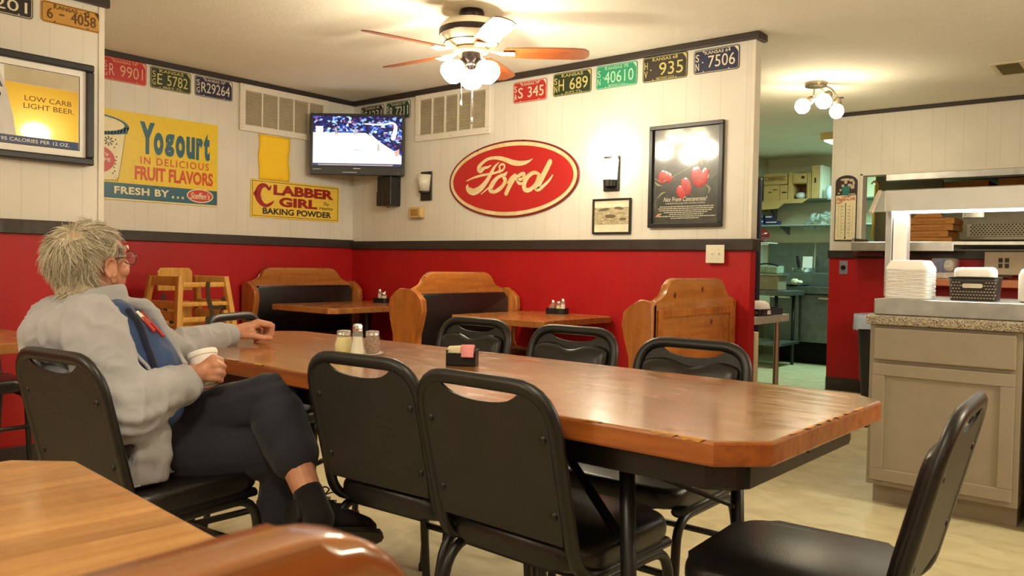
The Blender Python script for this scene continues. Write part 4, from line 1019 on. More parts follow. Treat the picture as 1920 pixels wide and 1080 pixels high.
for pts in ([(.03, -hd * .9 - .018, .71), (.02, -hd * .95 - .02, .62), (.045, -hd - .02, .50), (.05, -hd - .015, .34)], [(.15, -hd * .95, .60), (.175, -hd * .9, .55), (.165, -hd * .8, .48), (.18, -hd * .9, .40)], [(-.1, hd * .8, .62), (-.11, hd * .6, .52), (-.10, hd * .2, .42)]):
    b.sweep(smooth3(pts), [(.002, .014), (.002, -.014), (-.002, -.014), (-.002, .014)], up=(0, 1, .1))
b.sweep(smooth3([(.035, -hd * .95 - .02, .545), (.09, -hd - .02, .53), (.15, -hd, .545)]), [(.011, .002), (.011, -.002), (-.011, -.002), (-.011, .002)], up=(0, 0, 1))
b.build('safety_strap', st, t)

dup(hc0, (.50, -1.84, 0), math.radians(96), 'light wooden high chair, lower of the two stacked by the red wall, mostly hidden', 'stacked high chairs')
# ================================================================== things on the tables
def glassmat():
    k = N('jar_glass'); k.base((.95, .97, .95, 1)); k.set(Roughness=.05); k.b.inputs['Transmission Weight'].default_value = .0
    k.b.inputs['Alpha'].default_value = .18; k.b.inputs['Specular IOR Level'].default_value = .8
    return k.m
GL = glassmat()
CHEESE = plain('grated_cheese', rgb(228, 214, 140), .8, 0, .2, .12, .4, 120, 0, 160)
SALT = plain('white_granules', rgb(232, 226, 204), .8, 0, .2, .05, .2, 200)
PEPR = N('pepper_flakes'); vo = PEPR.n('ShaderNodeTexVoronoi'); vo.inputs['Scale'].default_value = 480; PEPR.l(PEPR.coord(), vo.inputs['Vector'])
sx_ = PEPR.n('ShaderNodeSeparateXYZ'); PEPR.l(vo.outputs['Color'], sx_.inputs[0]); PEPR.base(PEPR.ramp(sx_.outputs[0], [(0, rgb(96, 40, 14)), (.5, rgb(140, 64, 24)), (.8, rgb(204, 160, 92))], 'CONSTANT')); PEPR.set(Roughness=.6); PEPR = PEPR.m
def shaker(name, label, loc, h, r0, r1, fill, fr, waist=None, rz=0, group=None, n=20):
    t = thing(name, label, 'shaker', loc, rz, group)
    hb = h * .78
    prof = [(r0 * .85, 0), (r0, .004)] + ([(waist[1], waist[0] * hb)] if waist else []) + [(r1, hb * .93), (r1 * .86, hb)]
    b = MB(); b.lathe(smooth3(prof, 4), n); b.build('glass_jar', GL, t, True)
    b = MB(); b.lathe([(max(.001, a - .0025), .003 + z * fr) for a, z in prof[:-1]], n); b.build('contents', fill, t, True, auto=40)
    b = MB(); b.lathe([(r1 * .95, hb * .97), (r1 * 1.02, hb), (r1 * 1.02, hb + h * .07), (r1 * .98, hb + h * .09), (r1 * .98, hb + h * .15), (r1 * .8, h * .985), (r1 * .3, h)], n); b.build('metal_lid', M['chrome'], t, True, auto=40)
    return t
zt = .800
t = thing('plate', 'round beige saucer holding three shakers on the long table', 'plate', (3.773, -3.066, zt))
b = MB(); b.lathe([(.05, 0), (.065, .003), (.080, .010), (.082, .012), (.079, .013), (.062, .006), (.0001, .005)], 36, cap=False); b.build('saucer', plain('saucer_tan', rgb(196, 176, 150), .3, 0, .5, .04), t, True)
def onp(dr, df): return (3.773 + Rv.x * dr + Fv.x * df, -3.066 + Rv.y * dr + Fv.y * df, zt + .006)
G3 = 'shakers on the saucer'
shaker('shaker', 'round glass shaker of yellow grated cheese, left on the saucer', onp(-.043, .0), .077, .027, .023, CHEESE, .93, (.45, .030), 0, G3)
shaker('shaker', 'tall tapering glass shaker of white granules, middle of the saucer', onp(.006, -.027), .100, .024, .016, SALT, .75, None, .3, G3, 8)
shaker('shaker', 'glass shaker of red pepper flakes, right on the saucer', onp(.046, .010), .076, .024, .0225, PEPR, .95, (.5, .025), 0, G3)

t = thing('sugar_caddy', 'black plastic sugar caddy on the long table, alone', 'caddy', (4.155, -2.985, zt), math.radians(32))
b = MB(); w_, d_, h_ = .044, .029, .047
for x0, y0, x1, y1 in ((-w_, -d_, w_, -d_ + .003), (-w_, d_ - .003, w_, d_), (-w_, -d_, -w_ + .003, d_), (w_ - .003, -d_, w_, d_)):
    b.box((x0, y0, 0), (x1, y1, h_ * (.82 if abs(y1 - y0) < .01 else 1.0)), .001)
b.box((-w_, -d_, 0), (w_, d_, .004)); b.build('box', M['black_plastic'], t)
random.seed(2); pk = plain('pink_paper', rgb(232, 150, 156), .6, 0, .3, .06); wp = plain('cream_paper', rgb(240, 228, 186), .6, 0, .3, .03)
def packet(mat, x, y, lean, z, label, g='sweetener packets in the sugar caddy'):
    p = tag(MB().box((-.019, -.0012, 0), (.019, .0012, .046), .001).build('sweetener_packet', mat, None), label, 'packet', g)
    p.matrix_world = t.matrix_basis @ Matrix.Translation((x, y, z)) @ Matrix.Rotation(lean, 4, 'X') @ Matrix.Rotation(lean * .8, 4, 'Y')
    return p
for i in range(5): packet(pk, .014, -.018 + i * .0075, .10 - .03 * i, .009 + .0012 * i, 'pink sweetener packet standing in the sugar caddy on the long table')
for i in range(3): packet(wp, -.021, -.012 + i * .010, -.10, .008 + .001 * i, 'cream paper packet standing left in the sugar caddy on the long table', 'cream packets in the sugar caddy')
fp = MB()
fp.sweep(smooth3([(0, 0, .0), (0, -.012, .012), (0, -.026, .006), (0, -.034, -.022)]), [(.001, .018), (.001, -.018), (-.001, -.018), (-.001, .018)], up=(0, 0, 1))
f_ = tag(fp.build('sweetener_packet', pk, None, True), 'pink sweetener packet bent over the rim of the sugar caddy', 'packet')
f_.matrix_world = t.matrix_basis @ Matrix.Translation((.022, -.008, .050))

zt2 = .760
def caddy_set(x, y, label, rz, items, cap):
    t = thing('condiment_caddy', label, 'caddy', (x, y, .760), rz)
    b = MB(); w_, d_ = .075, .05
    o_ = rrect(-w_, -d_, w_, d_, .03, 4)
    b.sweep([(px, py, .02) for px, py in o_], [(.02, .002), (.02, -.002), (-.02, -.002), (-.02, .002)], closed=True, up=(0, 0, 1)); b.prism(o_, 0, .004, 'XY'); b.build('tray', M['black_plastic'], t)
    for nm, lx, ly, hh, rr, fill, lb in items:
        p = Matrix.Rotation(rz, 4, 'Z') @ Vector((lx, ly, 0)); shaker('shaker', lb, (x + p.x, y + p.y, zt2 + .0045), hh, rr, rr * .86, fill, .8, None, 0, cap, 14)
    return t
GC = plain('ground_spice', rgb(120, 86, 50), .8)
caddy_set(2.41, -.135, 'black plastic caddy holding shakers on the middle booth table', .1, [('s', .045, .0, .105, .018, SALT, 'small salt shaker, right in the caddy on the middle booth table'), ('s', .0, .02, .085, .026, CHEESE, 'wide cheese shaker at the centre of the caddy on the middle booth table'), ('s', -.02, -.028, .095, .015, GC, 'thin pepper shaker left in the caddy on the middle booth table')], 'shakers in the middle booth caddy')
tt = [o for o in bpy.data.objects if o.name.startswith('condiment_caddy')][0]
for i in range(3):
    p = tag(MB().box((-.024, -.0015, 0), (.024, .0015, .056), .001).build('sweetener_packet', pk, None), 'pink packet at the left of the caddy on the middle booth table', 'packet', 'pink packets in the booth caddy')
    p.matrix_world = tt.matrix_basis @ Matrix.Translation((-.058 + i * .008, -.0, .006)) @ Matrix.Rotation(.15, 4, 'Y') @ Matrix.Rotation(PI / 2, 4, 'Z')
caddy_set(.60, -.16, 'dark caddy holding shakers on the corner booth table', .1, [('s', -.03, .0, .11, .02, SALT, 'tall shaker left in the caddy on the corner booth table'), ('s', .025, -.01, .085, .026, CHEESE, 'squat cheese shaker right in the caddy on the corner booth table'), ('s', .0, .03, .09, .015, GC, 'thin shaker behind the others on the corner booth table')], 'shakers in the corner caddy')
# ================================================================== serving counter at the right
TAUPE = plain('taupe_paint', rgb(150, 140, 124), .45, 0, .4, .04, .08, 200)
k = N('speckled_granite'); vo = k.n('ShaderNodeTexVoronoi'); vo.inputs['Scale'].default_value = 340; k.l(k.coord(), vo.inputs['Vector']); sx_ = k.n('ShaderNodeSeparateXYZ'); k.l(vo.outputs['Color'], sx_.inputs[0])
k.base(k.ramp(sx_.outputs[0], [(0, rgb(74, 66, 56)), (.2, rgb(124, 112, 96)), (.45, rgb(176, 166, 146)), (.8, rgb(202, 192, 172))], 'CONSTANT')); k.set(Roughness=.35); GRAN = k.m
YF = -.724
def cabinet(x0, x1, label):
    t = thing('cabinet', label, 'cabinet', (x0, YF, 0))
    w_ = x1 - x0
    b = MB(); b.box((0, .02, .10), (w_, .85, .852), .002); b.box((.012, .075, 0), (w_ - .01, .82, .10)); b.build('carcass', TAUPE, t)
    b = MB(); b.box((.0, .0, .10), (w_, .02, .852), .002); b.build('face_frame', TAUPE, t)
    dr = MB(); dr.box((.022, -.019, .69), (w_ - .022, 0, .838), .006).build('drawer', TAUPE, t)
    b = MB(); z0, z1, a0, a1 = .125, .672, .018, w_ - .022; s_ = .055
    for p0, p1 in (((a0, z0), (a1, z0 + s_)), ((a0, z1 - s_), (a1, z1)), ((a0, z0 + s_), (a0 + s_, z1 - s_)), ((a1 - s_, z0 + s_), (a1, z1 - s_))): b.box((p0[0], -.019, p0[1]), (p1[0], 0, p1[1]), .003)
    b.box((a0 + s_ - .004, -.008, z0 + s_ - .004), (a1 - s_ + .004, 0, z1 - s_ + .004)); b.build('door', TAUPE, t)
    return t
cabinet(4.67, 5.285, 'taupe painted base cabinet with drawer and panelled door under the counter')
cabinet(5.325, 5.94, 'taupe painted base cabinet beyond the right edge of the counter front')
t = tag(MB().box((4.655, -.752, .853), (6.1, .18, .897), .008).build('countertop', GRAN), 'speckled brown granite laminate countertop on the taupe cabinet', 'countertop')
t = thing('serving_table_top', 'stainless steel serving top lying on the granite counter', 'serving counter', (4.68, -.72, .898))
b = MB(); b.box((0, 0, 0), (1.4, .80, .075), .006); b.build('steel_top', M['steel_dull'], t)
t = thing('sneeze_guard', 'steel sneeze guard with bright strip light over the serving counter', 'sneeze guard', (0, 0, 0))
for x0 in (4.625, 5.95): b = MB(); b.box((x0, -.36, .974), (x0 + .03, -.28, 1.46), .004); b.build('post', M['steel_dull'], t)
b = MB(); b.box((4.657, -.34, .974), (4.722, -.27, 1.40), .003); b.build('post_lit_face', plain('steel_lit_tone', (.8, .79, .76, 1), .35, .85, .5, .04), t)  # lit inner side of the post, painted as a paler steel
b = MB(); b.prism([(-.37, 1.505), (-.36, 1.512), (-.30, 1.50), (-.30, 1.405), (-.37, 1.405)], 4.62, 6.0, 'YZ', .003); b.build('light_housing', plain('housing_steel', (.40, .385, .36, 1), .4, .8, .5, .08), t)
k = N('acrylic_guard'); k.base((.9, .92, .9, 1)); k.set(Roughness=.08); k.b.inputs['Alpha'].default_value = .22; k.b.inputs['Specular IOR Level'].default_value = .8
b = MB(); b.box((4.60, -.006, -.09), (6.0, 0, .09), M4=Matrix.Translation((0, -.47, 1.445)) @ Matrix.Rotation(math.radians(-52), 4, 'X')); b.build('acrylic_panel', k.m, t)
b = MB(); b.box((4.595, -.008, -.095), (4.612, .006, .095), M4=Matrix.Translation((0, -.47, 1.445)) @ Matrix.Rotation(math.radians(-52), 4, 'X')); b.build('panel_bracket', plain('bracket', rgb(190, 182, 164), .4), t)
b = MB(); b.box((4.655, -.365, 1.394), (5.95, -.305, 1.405)); b.build('strip_light', glow('strip_glow', (1, .93, .8, 1), 6.0), t)
lamp('guard_light', 'AREA', (5.25, -.335, 1.39), 7.5, (1, .92, .78), 1.2, (0, 0, 0), .05)

# things standing on the serving top
zc = .974
def clam(x, y, n, label):
    """stack of foam hinged boxes: each box of the stack is a thing"""
    for i in range(n):
        h_ = .0065
        b = MB(); b.prism(rrect(-.095 + .001 * (i % 3), -.095, .095, .095, .02, 3), 0, h_ * .8, 'XY', .002, 1); b.prism(rrect(-.09, -.09, .09, .09, .02, 3), h_ * .8, h_, 'XY')
        o = tag(b.build('takeout_box', M['foam']), label, 'takeout box', 'stacked foam boxes on the serving top'); o.location = (x, y, zc + i * h_); o.rotation_euler = (0, 0, .02 * math.sin(i * 2.1))
    b = MB(); rows = []
    for sc, z in ((.095, 0), (.093, .012), (.078, .040), (.070, .046)): rows.append([b.bm.verts.new((px * sc / .095, py * sc / .095, z)) for px, py in rrect(-.095, -.095, .095, .095, .02, 3)])
    for A, B_ in zip(rows, rows[1:]):
        for j in range(len(A)): b.bm.faces.new((A[j], A[(j + 1) % len(A)], B_[(j + 1) % len(A)], B_[j]))
    b.bm.faces.new(rows[-1]); b.bm.faces.new(rows[0][::-1])
    o = tag(b.build('takeout_box', M['foam'], None, True, auto=40), 'white foam takeout box upside down on top of the tall stack', 'takeout box'); o.location = (x, y, zc + n * h_)
clam(4.785, -.50, 21, 'white foam takeout box in the tall stack on the serving top')
t = thing('basket', 'dark woven plastic basket with handle slot on the serving top', 'basket', (5.055, -.47, zc))
def shellbox(x, y, h, th, flare, hole=None):
    b = MB(); r0 = rrect(-x, -y, x, y, .025, 3); r1 = [(px * flare, py * flare) for px, py in r0]
    return b, r0, r1
WV = N('woven_plastic'); WV.base(rgb(40, 36, 32)); WV.set(Roughness=.4)
b = MB(); r0 = rrect(-.095, -.065, .095, .065, .025, 4); N_ = 6; rows = []
for i in range(N_ + 1):
    f_ = i / N_; rows.append([b.bm.verts.new((px * (1 + .07 * f_), py * (1 + .07 * f_), .105 * f_)) for px, py in r0])
for A, B_ in zip(rows, rows[1:]):
    for j in range(len(A)): b.bm.faces.new((A[j], A[(j + 1) % len(A)], B_[(j + 1) % len(A)], B_[j]))
b.bm.faces.new(rows[0][::-1]); o = b.build('basket_wall', WV.m, t, True, auto=50); o.modifiers.new('s', 'SOLIDIFY').thickness = .003
b = MB()
for r_ in range(6):
    z = .012 + r_ * .014
    for i in range(15):
        x = -.085 + i * .0122 + (.006 if r_ % 2 else 0); f_ = 1 + .07 * z / .105
        if .05 < z < .085 and abs(x) < .047: continue
        b.box((x - .0035, -.0665 * f_ - .002, z - .0025), (x + .0035, -.0655 * f_, z + .0035))
b.build('lattice_holes', plain('hole_light', rgb(150, 138, 116), .5), t)
b = MB(); b.prism(rrect(-.042, .058, .042, .078, .0095, 4), -.0715, -.0675, 'XZ'); b.build('handle_slot', plain('slot_pale', rgb(206, 198, 180), .5), t)
b = MB(); b.sweep([(px * 1.075, py * 1.075, .106) for px, py in r0], [(.004, 0), (0, .004), (-.004, 0), (0, -.004)], closed=True); b.build('rim', WV.m, t, True)
b = MB(); random.seed(5)
def pillow(x, y, z, rx, ry, rz_, label, cat='napkin bundle', nm='napkin_bundle', grp=None, ang=0):
    b = MB(); b.prism(rrect(-rx, -ry, rx, ry, min(rx, ry) * .5, 4), 0, rz_, 'XY', min(rz_ * .45, .02), 3)
    for v in b.bm.verts: v.co.z += .006 * noise.noise(v.co * 30 + Vector((x, y, z)))
    o = tag(b.build(nm, M['foam'], None, True, auto=60), label, cat, grp); o.location = (x, y, z); o.rotation_euler = (0, 0, ang); return o
pillow(5.055, -.47, zc + .012, .085, .055, .14, 'white bundle of paper liners standing up in the dark basket')
t = thing('squeeze_bottle', 'white plastic bottle at the right edge of the serving top', 'bottle', (5.275, -.5, zc))
b = MB(); b.lathe([(.032, 0), (.045, .006), (.046, .12), (.036, .145), (.018, .155)], 20); b.build('bottle_body', M['white_plastic'], t, True, auto=50)
b = MB(); b.lathe([(.02, .155), (.02, .172), (.008, .178), (.004, .205)], 14); b.build('nozzle', M['white_plastic'], t, True, auto=40)

# ================================================================== kitchen wall
t = wallthing('thermometer_sign', 'kitchen', 3.417, 1.67, 'tall arched thermometer sign with a picture and red script', 'thermometer', None, .002)
hw_, hh_ = .096, .298
def arch(hw, z0, z1, zt_): return [(-hw, z0), (hw, z0), (hw, z1)] + [(hw * math.cos(PI * i / 12), z1 + (zt_ - z1) * math.sin(PI * i / 12)) for i in range(1, 12)] + [(-hw, z1)]
b = MB(); b.prism(arch(hw_, -hh_, .235, hh_), -.012, 0, 'XZ', .003); b.build('sign_edge', plain('thermo_edge', rgb(38, 34, 30), .4), t)
b = MB(); b.box((-.088, -.0135, -.288), (.088, -.011, .115)); b.build('cream_panel', plain('thermo_cream', rgb(232, 222, 184), .4), t)
b = MB(); b.prism(arch(.088, .115, .235, .288), -.0135, -.011); b.build('picture_ground', plain('pic_brown', rgb(58, 46, 46), .4, 0, .4, .3, 0, 60, 0, 40), t)
b = MB(); b.prism([(-.035, .118), (.03, .118), (.026, .15), (.034, .195), (.02, .2), (-.03, .2), (-.04, .19), (-.03, .15)], -.0142, -.0134); b.build('picture_teal_shape', plain('pic_teal', rgb(44, 122, 112), .4, 0, .4, .2, 0, 60, 0, 60), t)
b = MB()
for x, z, rx, rz_ in ((-.005, .235, .014, .018), (-.008, .258, .045, .012), (-.03, .205, .014, .012), (.03, .208, .018, .014), (.055, .19, .018, .02), (-.05, .165, .01, .012), (-.065, .135, .012, .008), (.055, .125, .03, .006), (.045, .25, .02, .015), (.065, .225, .01, .02)): b.ball((x, -.0142, z), (rx, .0006, rz_), n=12, m_=6)
b.build('picture_pale_shapes', plain('pic_pale', rgb(196, 180, 156), .4, 0, .4, .2, 0, 60, 0, 60), t)
b = MB(); b.text('Pepsi-Cola', -.08, .055, .08, .102, -.0142, .02, shear=.25, rot=.06)
b.stroke([(-.078, .05, .003), (-.06, .046, .004), (-.03, .056, .002)], -.0142); b.stroke([(-.04, .1, .002), (.0, .105, .004), (.05, .112, .002)], -.0142)
b.build('red_script', plain('script_red', rgb(176, 40, 32), .4), t)
b = MB(); b.box((-.003, -.0148, -.275), (.003, -.0135, .045)); b.ball((0, -.014, -.272), (.007, .002, .009), n=10, m_=6); b.build('glass_tube', M['black_ink'], t)
b = MB()
for x in (-.062, .062, -.04, .04): b.box((x - .0006, -.0142, -.26), (x + .0006, -.0135, .03))
for i in range(9):
    z = .015 - i * .03
    for x, v in ((-.028, 120 - i * 20), (.028, 120 - i * 20)): b.text(str(abs(v)), x - .009, z - .005, x + .009, z + .005, -.0142, .01, keep=True)
b.build('scale_marks', M['ink'], t)
t = wallthing('wall_outlet', 'kitchen', 3.41, 1.13, 'grey metal outlet plate with round socket on the red wall', 'outlet', None, .002)
b = MB(); b.box((-.036, -.008, -.062), (.036, 0, .062), .003); b.build('cover_plate', plain('outlet_metal', rgb(150, 152, 172), .35, .5), t)
b = MB(); b.lathe([(.021, 0), (.021, .006), (.015, .008)], 16, M4=Matrix.Translation((0, -.008, 0)) @ Matrix.Rotation(PI / 2, 4, 'X')); b.build('socket', M['dark'], t)
t = tag(MB().box((3.60, 2.78, .12), (3.685, 2.898, .74), .01).build('pipe_cover', plain('red_gloss', rgb(170, 30, 32), .3)), 'red painted upright box against the red wall behind the bin', 'pipe cover')
t = thing('trash_can', 'black trash can with pale liner between red wall and counter', 'trash can', (3.99, 2.42, 0))
b = MB(); rows = []
for s_, z in ((.82, 0), (.84, .02), (1, .70), (1.04, .705), (1.04, .725)): rows.append([b.bm.verts.new((px * s_, py * s_, z)) for px, py in rrect(-.26, -.2, .26, .2, .06, 4)])
for A, B_ in zip(rows, rows[1:]):
    for j in range(len(A)): b.bm.faces.new((A[j], A[(j + 1) % len(A)], B_[(j + 1) % len(A)], B_[j]))
b.bm.faces.new(rows[0][::-1]); b.build('bin', plain('bin_black', rgb(34, 36, 38), .5), t, True, auto=40)
b = MB(); rows = []; random.seed(6); P_ = rrect(-.275, -.215, .275, .215, .06, 6)
for s_, z in ((.93, .66), (.98, .735), (1.03, .74), (1.04, .70), (1.05, .62)): rows.append([b.bm.verts.new((px * s_ * (1 + .015 * random.uniform(-1, 1)), py * s_ * (1 + .02 * random.uniform(-1, 1)), z + (random.uniform(-.025, .02) if z < .65 else random.uniform(-.008, .01)))) for px, py in P_])
for A, B_ in zip(rows, rows[1:]):
    for j in range(len(A)): b.bm.faces.new((A[j], A[(j + 1) % len(A)], B_[(j + 1) % len(A)], B_[j]))
b.build('bag_liner', plain('liner', rgb(176, 190, 214), .4, 0, .5, .15), t, True)

# pass-through: ledge, boxes, oven behind
t = thing('pass_shelf', 'stainless steel shelf of the pass-through window', 'shelf', (3.56, 2.62, 1.28))
b = MB(); b.box((.0, 0, .045), (2.6, .9, .075), .003); b.box((0.0, -.012, -.005), (.80, .0, .072), .003); b.box((0, .0, .075), (.02, .42, .105)); b.build('steel_shelf', M['steel'], t)
tag(MB().box((3.53, 2.76, 1.232), (3.78, 2.898, 1.273), .006).build('ledge', plain('maroon_wood', rgb(96, 28, 26), .4)), 'short dark maroon wooden ledge under the steel pass shelf', 'ledge')
tag(MB().box((4.02, 2.55, .99), (6.2, 2.898, 1.05), .008).build('ledge', wood('salmon_wood', rgb(190, 116, 76), rgb(206, 136, 96), rgb(160, 92, 58), 'X')), 'salmon coloured wooden ledge on the wall behind the serving counter', 'ledge')
zl = 1.05
t = thing('glass_jar', 'clear plastic jar with blue lids on the salmon ledge', 'jar', (4.29, 2.70, zl))
b = MB(); b.box((-.10, -.07, 0), (.09, .07, .17), .02); b.build('jar_body', GL, t, True, auto=50)
b = MB()
for i in range(3): b.lathe([(.022, 0), (.022, .12)], 10, (-.07 + i * .035, 0, .04))
b.build('blue_lids', plain('lid_blue', rgb(40, 70, 140), .4), t)
b = MB(); b.box((-.09, -.06, .004), (.08, .06, .05)); b.ball((.03, -.03, .11), (.04, .03, .05), n=10, m_=6); b.build('wrapped_contents', plain('pale_wrap', rgb(200, 198, 190), .4, 0, .5, .3, .5, 50, 0, 40), t)
t = thing('electrical_box', 'beige metal panel box with four dark slots by the salmon ledge', 'panel box', (4.55, 2.80, 1.07))
b = MB(); b.box((0, 0, .02), (.75, .09, .205), .004); b.build('panel', plain('panel_beige', rgb(190, 180, 156), .45), t)
b = MB()
for x in (.10, .145):
    for z in (.12, .075): b.box((x, -.003, z), (x + .03, .002, z + .035), .002)
b.box((.07, -.003, -.0), (.2, .002, .018)); b.build('slots', plain('slot_dark', rgb(70, 50, 40), .6), t)
tag(MB().box((3.76, 2.86, 1.895), (7.1, 2.99, 1.955), .004).build('roller_shutter', M['steel_dull']), 'galvanised roller shutter box along the top of the pass-through', 'shutter')
# pizza boxes
for i in range(4):
    b = MB(); b.box((-.20, -.2, 0), (.20, .2, .046), .003); t = thing('pizza_box', ['flat brown pizza box, bottom of the stack on the pass shelf', 'flat brown pizza box, second from bottom of the stack on the pass shelf', 'flat brown pizza box, third from bottom of the stack on the pass shelf', 'flat brown pizza box, topmost of the stack on the pass shelf'][i], 'pizza box', (4.03 + (.02, .0, .03, .035)[i], 3.28, 1.356 + i * .056), (.02, -.03, .0, .02)[i], 'pizza boxes stacked on the pass shelf')
    b.box((-.19, -.19, .046), (.19, .19, .055), .002); b.build('box', M['kraft'], t)
    b = MB(); b.text('WOODSTOCK BUSINESS', -.12, .012, .13, .03, -.2012, .01); b.build('box_lettering', plain('box_ink', rgb(130, 86, 44), .7, 0, .2, 0), t)
b = MB(); b.prism([(-.12, 0), (.12, 0), (.09, .04), (-.09, .04)], -.2, -.19); o = tag(b.build('box_flap', M['kraft']), 'raised brown flap of cardboard on top of the pizza boxes', 'cardboard'); o.location = (4.06, 3.28, 1.581)
t = thing('pizza_oven', 'grey steel pizza oven with perforated front behind the pass-through', 'oven', (3.92, 4.0, 0))
GREY = plain('oven_grey', rgb(158, 150, 132), .4, .3, .5, .1)
b = MB(); b.box((0, 0, .3), (2.6, 1.0, 1.80), .01); b.box((-.02, -.01, 1.40), (.10, 0.02, 1.80), .004); b.build('oven_body', GREY, t)
b = MB()
for z in (1.45, 1.53, 1.68, 1.76): b.ball((.04, -.012, z), (.018, .01, .018), n=10, m_=6)
for i in range(9): b.ball((.2 + i * .16, -.005, 1.775), (.02, .008, .008), n=8, m_=4)
b.build('bolts', M['steel'], t)
b = MB(); b.box((.24, -.006, 1.62), (.42, .002, 1.72), .01); b.build('name_plate', M['chrome'], t)
b = MB(); b.box((.24, -.16, 1.41), (2.5, -.01, 1.44), .004); b.box((.30, -.13, 1.44), (2.5, -.01, 1.565), .006); b.build('perforated_vent', plain('vent_metal', rgb(176, 166, 144), .4, .3), t)
b = MB()
for r_ in range(6):
    for i in range(34): 
        x = .33 + i * .029 + (.0145 if r_ % 2 else 0); b.box((x, -.134, 1.455 + r_ * .018), (x + .014, -.1295, 1.465 + r_ * .018))
b.build('vent_holes', M['dark'], t)
b = MB(); b.box((.24, -.05, 1.2), (2.5, 0, 1.40)); b.build('oven_mouth', M['dark'], t)
tag(MB().box((3.47, 3.6, .0), (4.06, 3.64, 2.3), .003).build('partition', plain('partition', rgb(92, 76, 48), .6)), 'olive brown partition panel behind the yellow rod in the kitchen', 'partition')
for i, (x, z, w_) in enumerate(((3.98, 1.94, .40), (4.46, 1.95, .6))):
    t = tag(MB().box((x, 3.9, 1.842), (x + w_, 4.4, z + .03), .003).build('cardboard_box', M['kraft']), ['brown cardboard box lying left on top of the oven', 'brown cardboard box lying right on top of the oven'][i], 'cardboard box')
tag(MB().box((3.75, 3.9, 1.803), (6.4, 4.9, 1.84), .003).build('oven_shelf', M['steel_dull']), 'steel shelf on top of the oven carrying cardboard boxes', 'shelf')
t = thing('hanging_rod', 'yellow taped rod hanging inside the pass-through window', 'rod', (3.50, 3.50, 0))
b = MB(); b.tube([(0, 0, 1.93), (-.02, 0, 1.42)], .011, 8); b.build('rod', plain('tape_yellow', rgb(214, 170, 50), .5), t, True)
b = MB(); b.tube([(-.012, .0, 1.955), (-.012, .10, 1.955)], .006, 8); b.tube(smooth3([(-.04, 0, 1.94), (-.01, 0, 1.97), (.02, 0, 1.93), (.015, 0, 1.88)]), .008, 8); b.build('hook', plain('tape_orange', rgb(196, 130, 30), .5), t, True)

# ================================================================== kitchen through the doorway
t = thing('work_table', 'small stainless table with round legs standing in the kitchen doorway', 'table', (3.22, .95, 0))
b = MB(); b.box((-.45, -.32, .715), (.315, .32, .77), .006); b.build('steel_top', plain('worn_steel', (.56, .56, .53, 1), .45, .5, .5, .1), t)
for x, y in ((-.38, -.27), (.19, -.27), (-.38, .27), (.24, .27)):
    b = MB(); b.tube([(x, y, .04), (x, y, .715)], .021, 12); b.lathe([(.014, 0), (.024, .01), (.02, .045)], 12, (x, y, 0)); b.build('leg', plain('leg_steel', (.45, .42, .34, 1), .3, 1.0), t, True, auto=40)
b = MB(); b.box((-.38, -.27, .22), (.24, .27, .24), .004); b.build('lower_shelf', M['steel_dull'], t)
tag(MB().box((3.50, .2, .004), (3.72, .26, .70), .006).build('post', plain('post_cream', rgb(206, 192, 158), .5)), 'cream upright board behind the end of the red wall', 'board')
t = thing('tray', 'black slotted plastic tray on the doorway table', 'tray', (3.41, .93, .771))
b = MB(); b.box((-.24, -.2, 0), (.12, .2, .008), .003); b.sweep([(px, py, .025) for px, py in rrect(-.25, -.21, .13, .21, .03, 4)], [(.022, .002), (.022, -.002), (-.022, -.002), (-.022, .002)], closed=True, up=(0, 0, 1)); b.sweep([(px, py, .047) for px, py in rrect(-.26, -.22, .14, .22, .03, 4)], [(.003, .008), (.003, -.008), (-.003, -.008), (-.003, .008)], closed=True, up=(0, 0, 1)); b.build('tray_body', M['black_plastic'], t)
b = MB()
for i in range(11): b.box((-.21 + i * .03, -.2135, .016), (-.195 + i * .03, -.2115, .034))
b.build('slots', plain('slot_grey', rgb(120, 118, 108), .5), t)
b = MB(); b.lathe([(.085, 0), (.083, .03), (.07, .075), (.04, .092), (.001, .095)], 24, cap=False); o = tag(b.build('bowl', M['foam'], None, True), 'white foam bowl upside down in the slotted tray', 'bowl'); o.location = (3.465, .86, .782)
for i, (hh2, lb) in enumerate(((.17, 'taller stack column of white foam cups at the back of the slotted tray'), (.10, 'short block of white foam cups beside the foam bowl'))):
    o = tag(MB().box((-.05, -.05, 0), (.05, .05, hh2), .01).build('foam_container', M['foam'], None), lb, 'foam container'); o.location = (3.27 + i * .06, 1.04 - i * .10, .782)

PREP = plain('prep_steel', (.20, .235, .225, 1), .38, .85, .5, .15)
t = thing('prep_refrigerator', 'stainless refrigerated prep counter with two doors at the kitchen back', 'refrigerator', (2.0, 4.72, 0))
b = MB(); b.box((0, .02, .26), (1.75, .85, .91), .006); b.box((0, -.05, .83), (1.75, .1, .91), .006); b.box((0, .25, .91), (1.75, .85, 1.07), .01); b.build('counter_body', PREP, t)
for i in range(3):
    x = -.3 + .0 + i * .56 + .12; d_ = MB().box((max(0.005, x), -.02, .275), (x + .535, .02, .815), .006).build('door', PREP, t)
    MB().box((x + .20, -.045, .765), (x + .44, -.02, .79), .005).build('handle', M['chrome'], d_)
b = MB(); b.box((.05, .15, 0), (1.7, .8, .26)); b.build('dark_plinth', M['dark'], t)
for x in (.08, 1.6): b = MB(); b.tube([(x, .08, 0), (x, .08, .26)], .03, 10); b.build('foot', M['dark'], t)
tag(MB().box((1.62, 5.575, .95), (2.205, 5.6, 1.44), .004).build('splash_panel', PREP), 'left stainless splash panel on the kitchen back wall', 'panel')
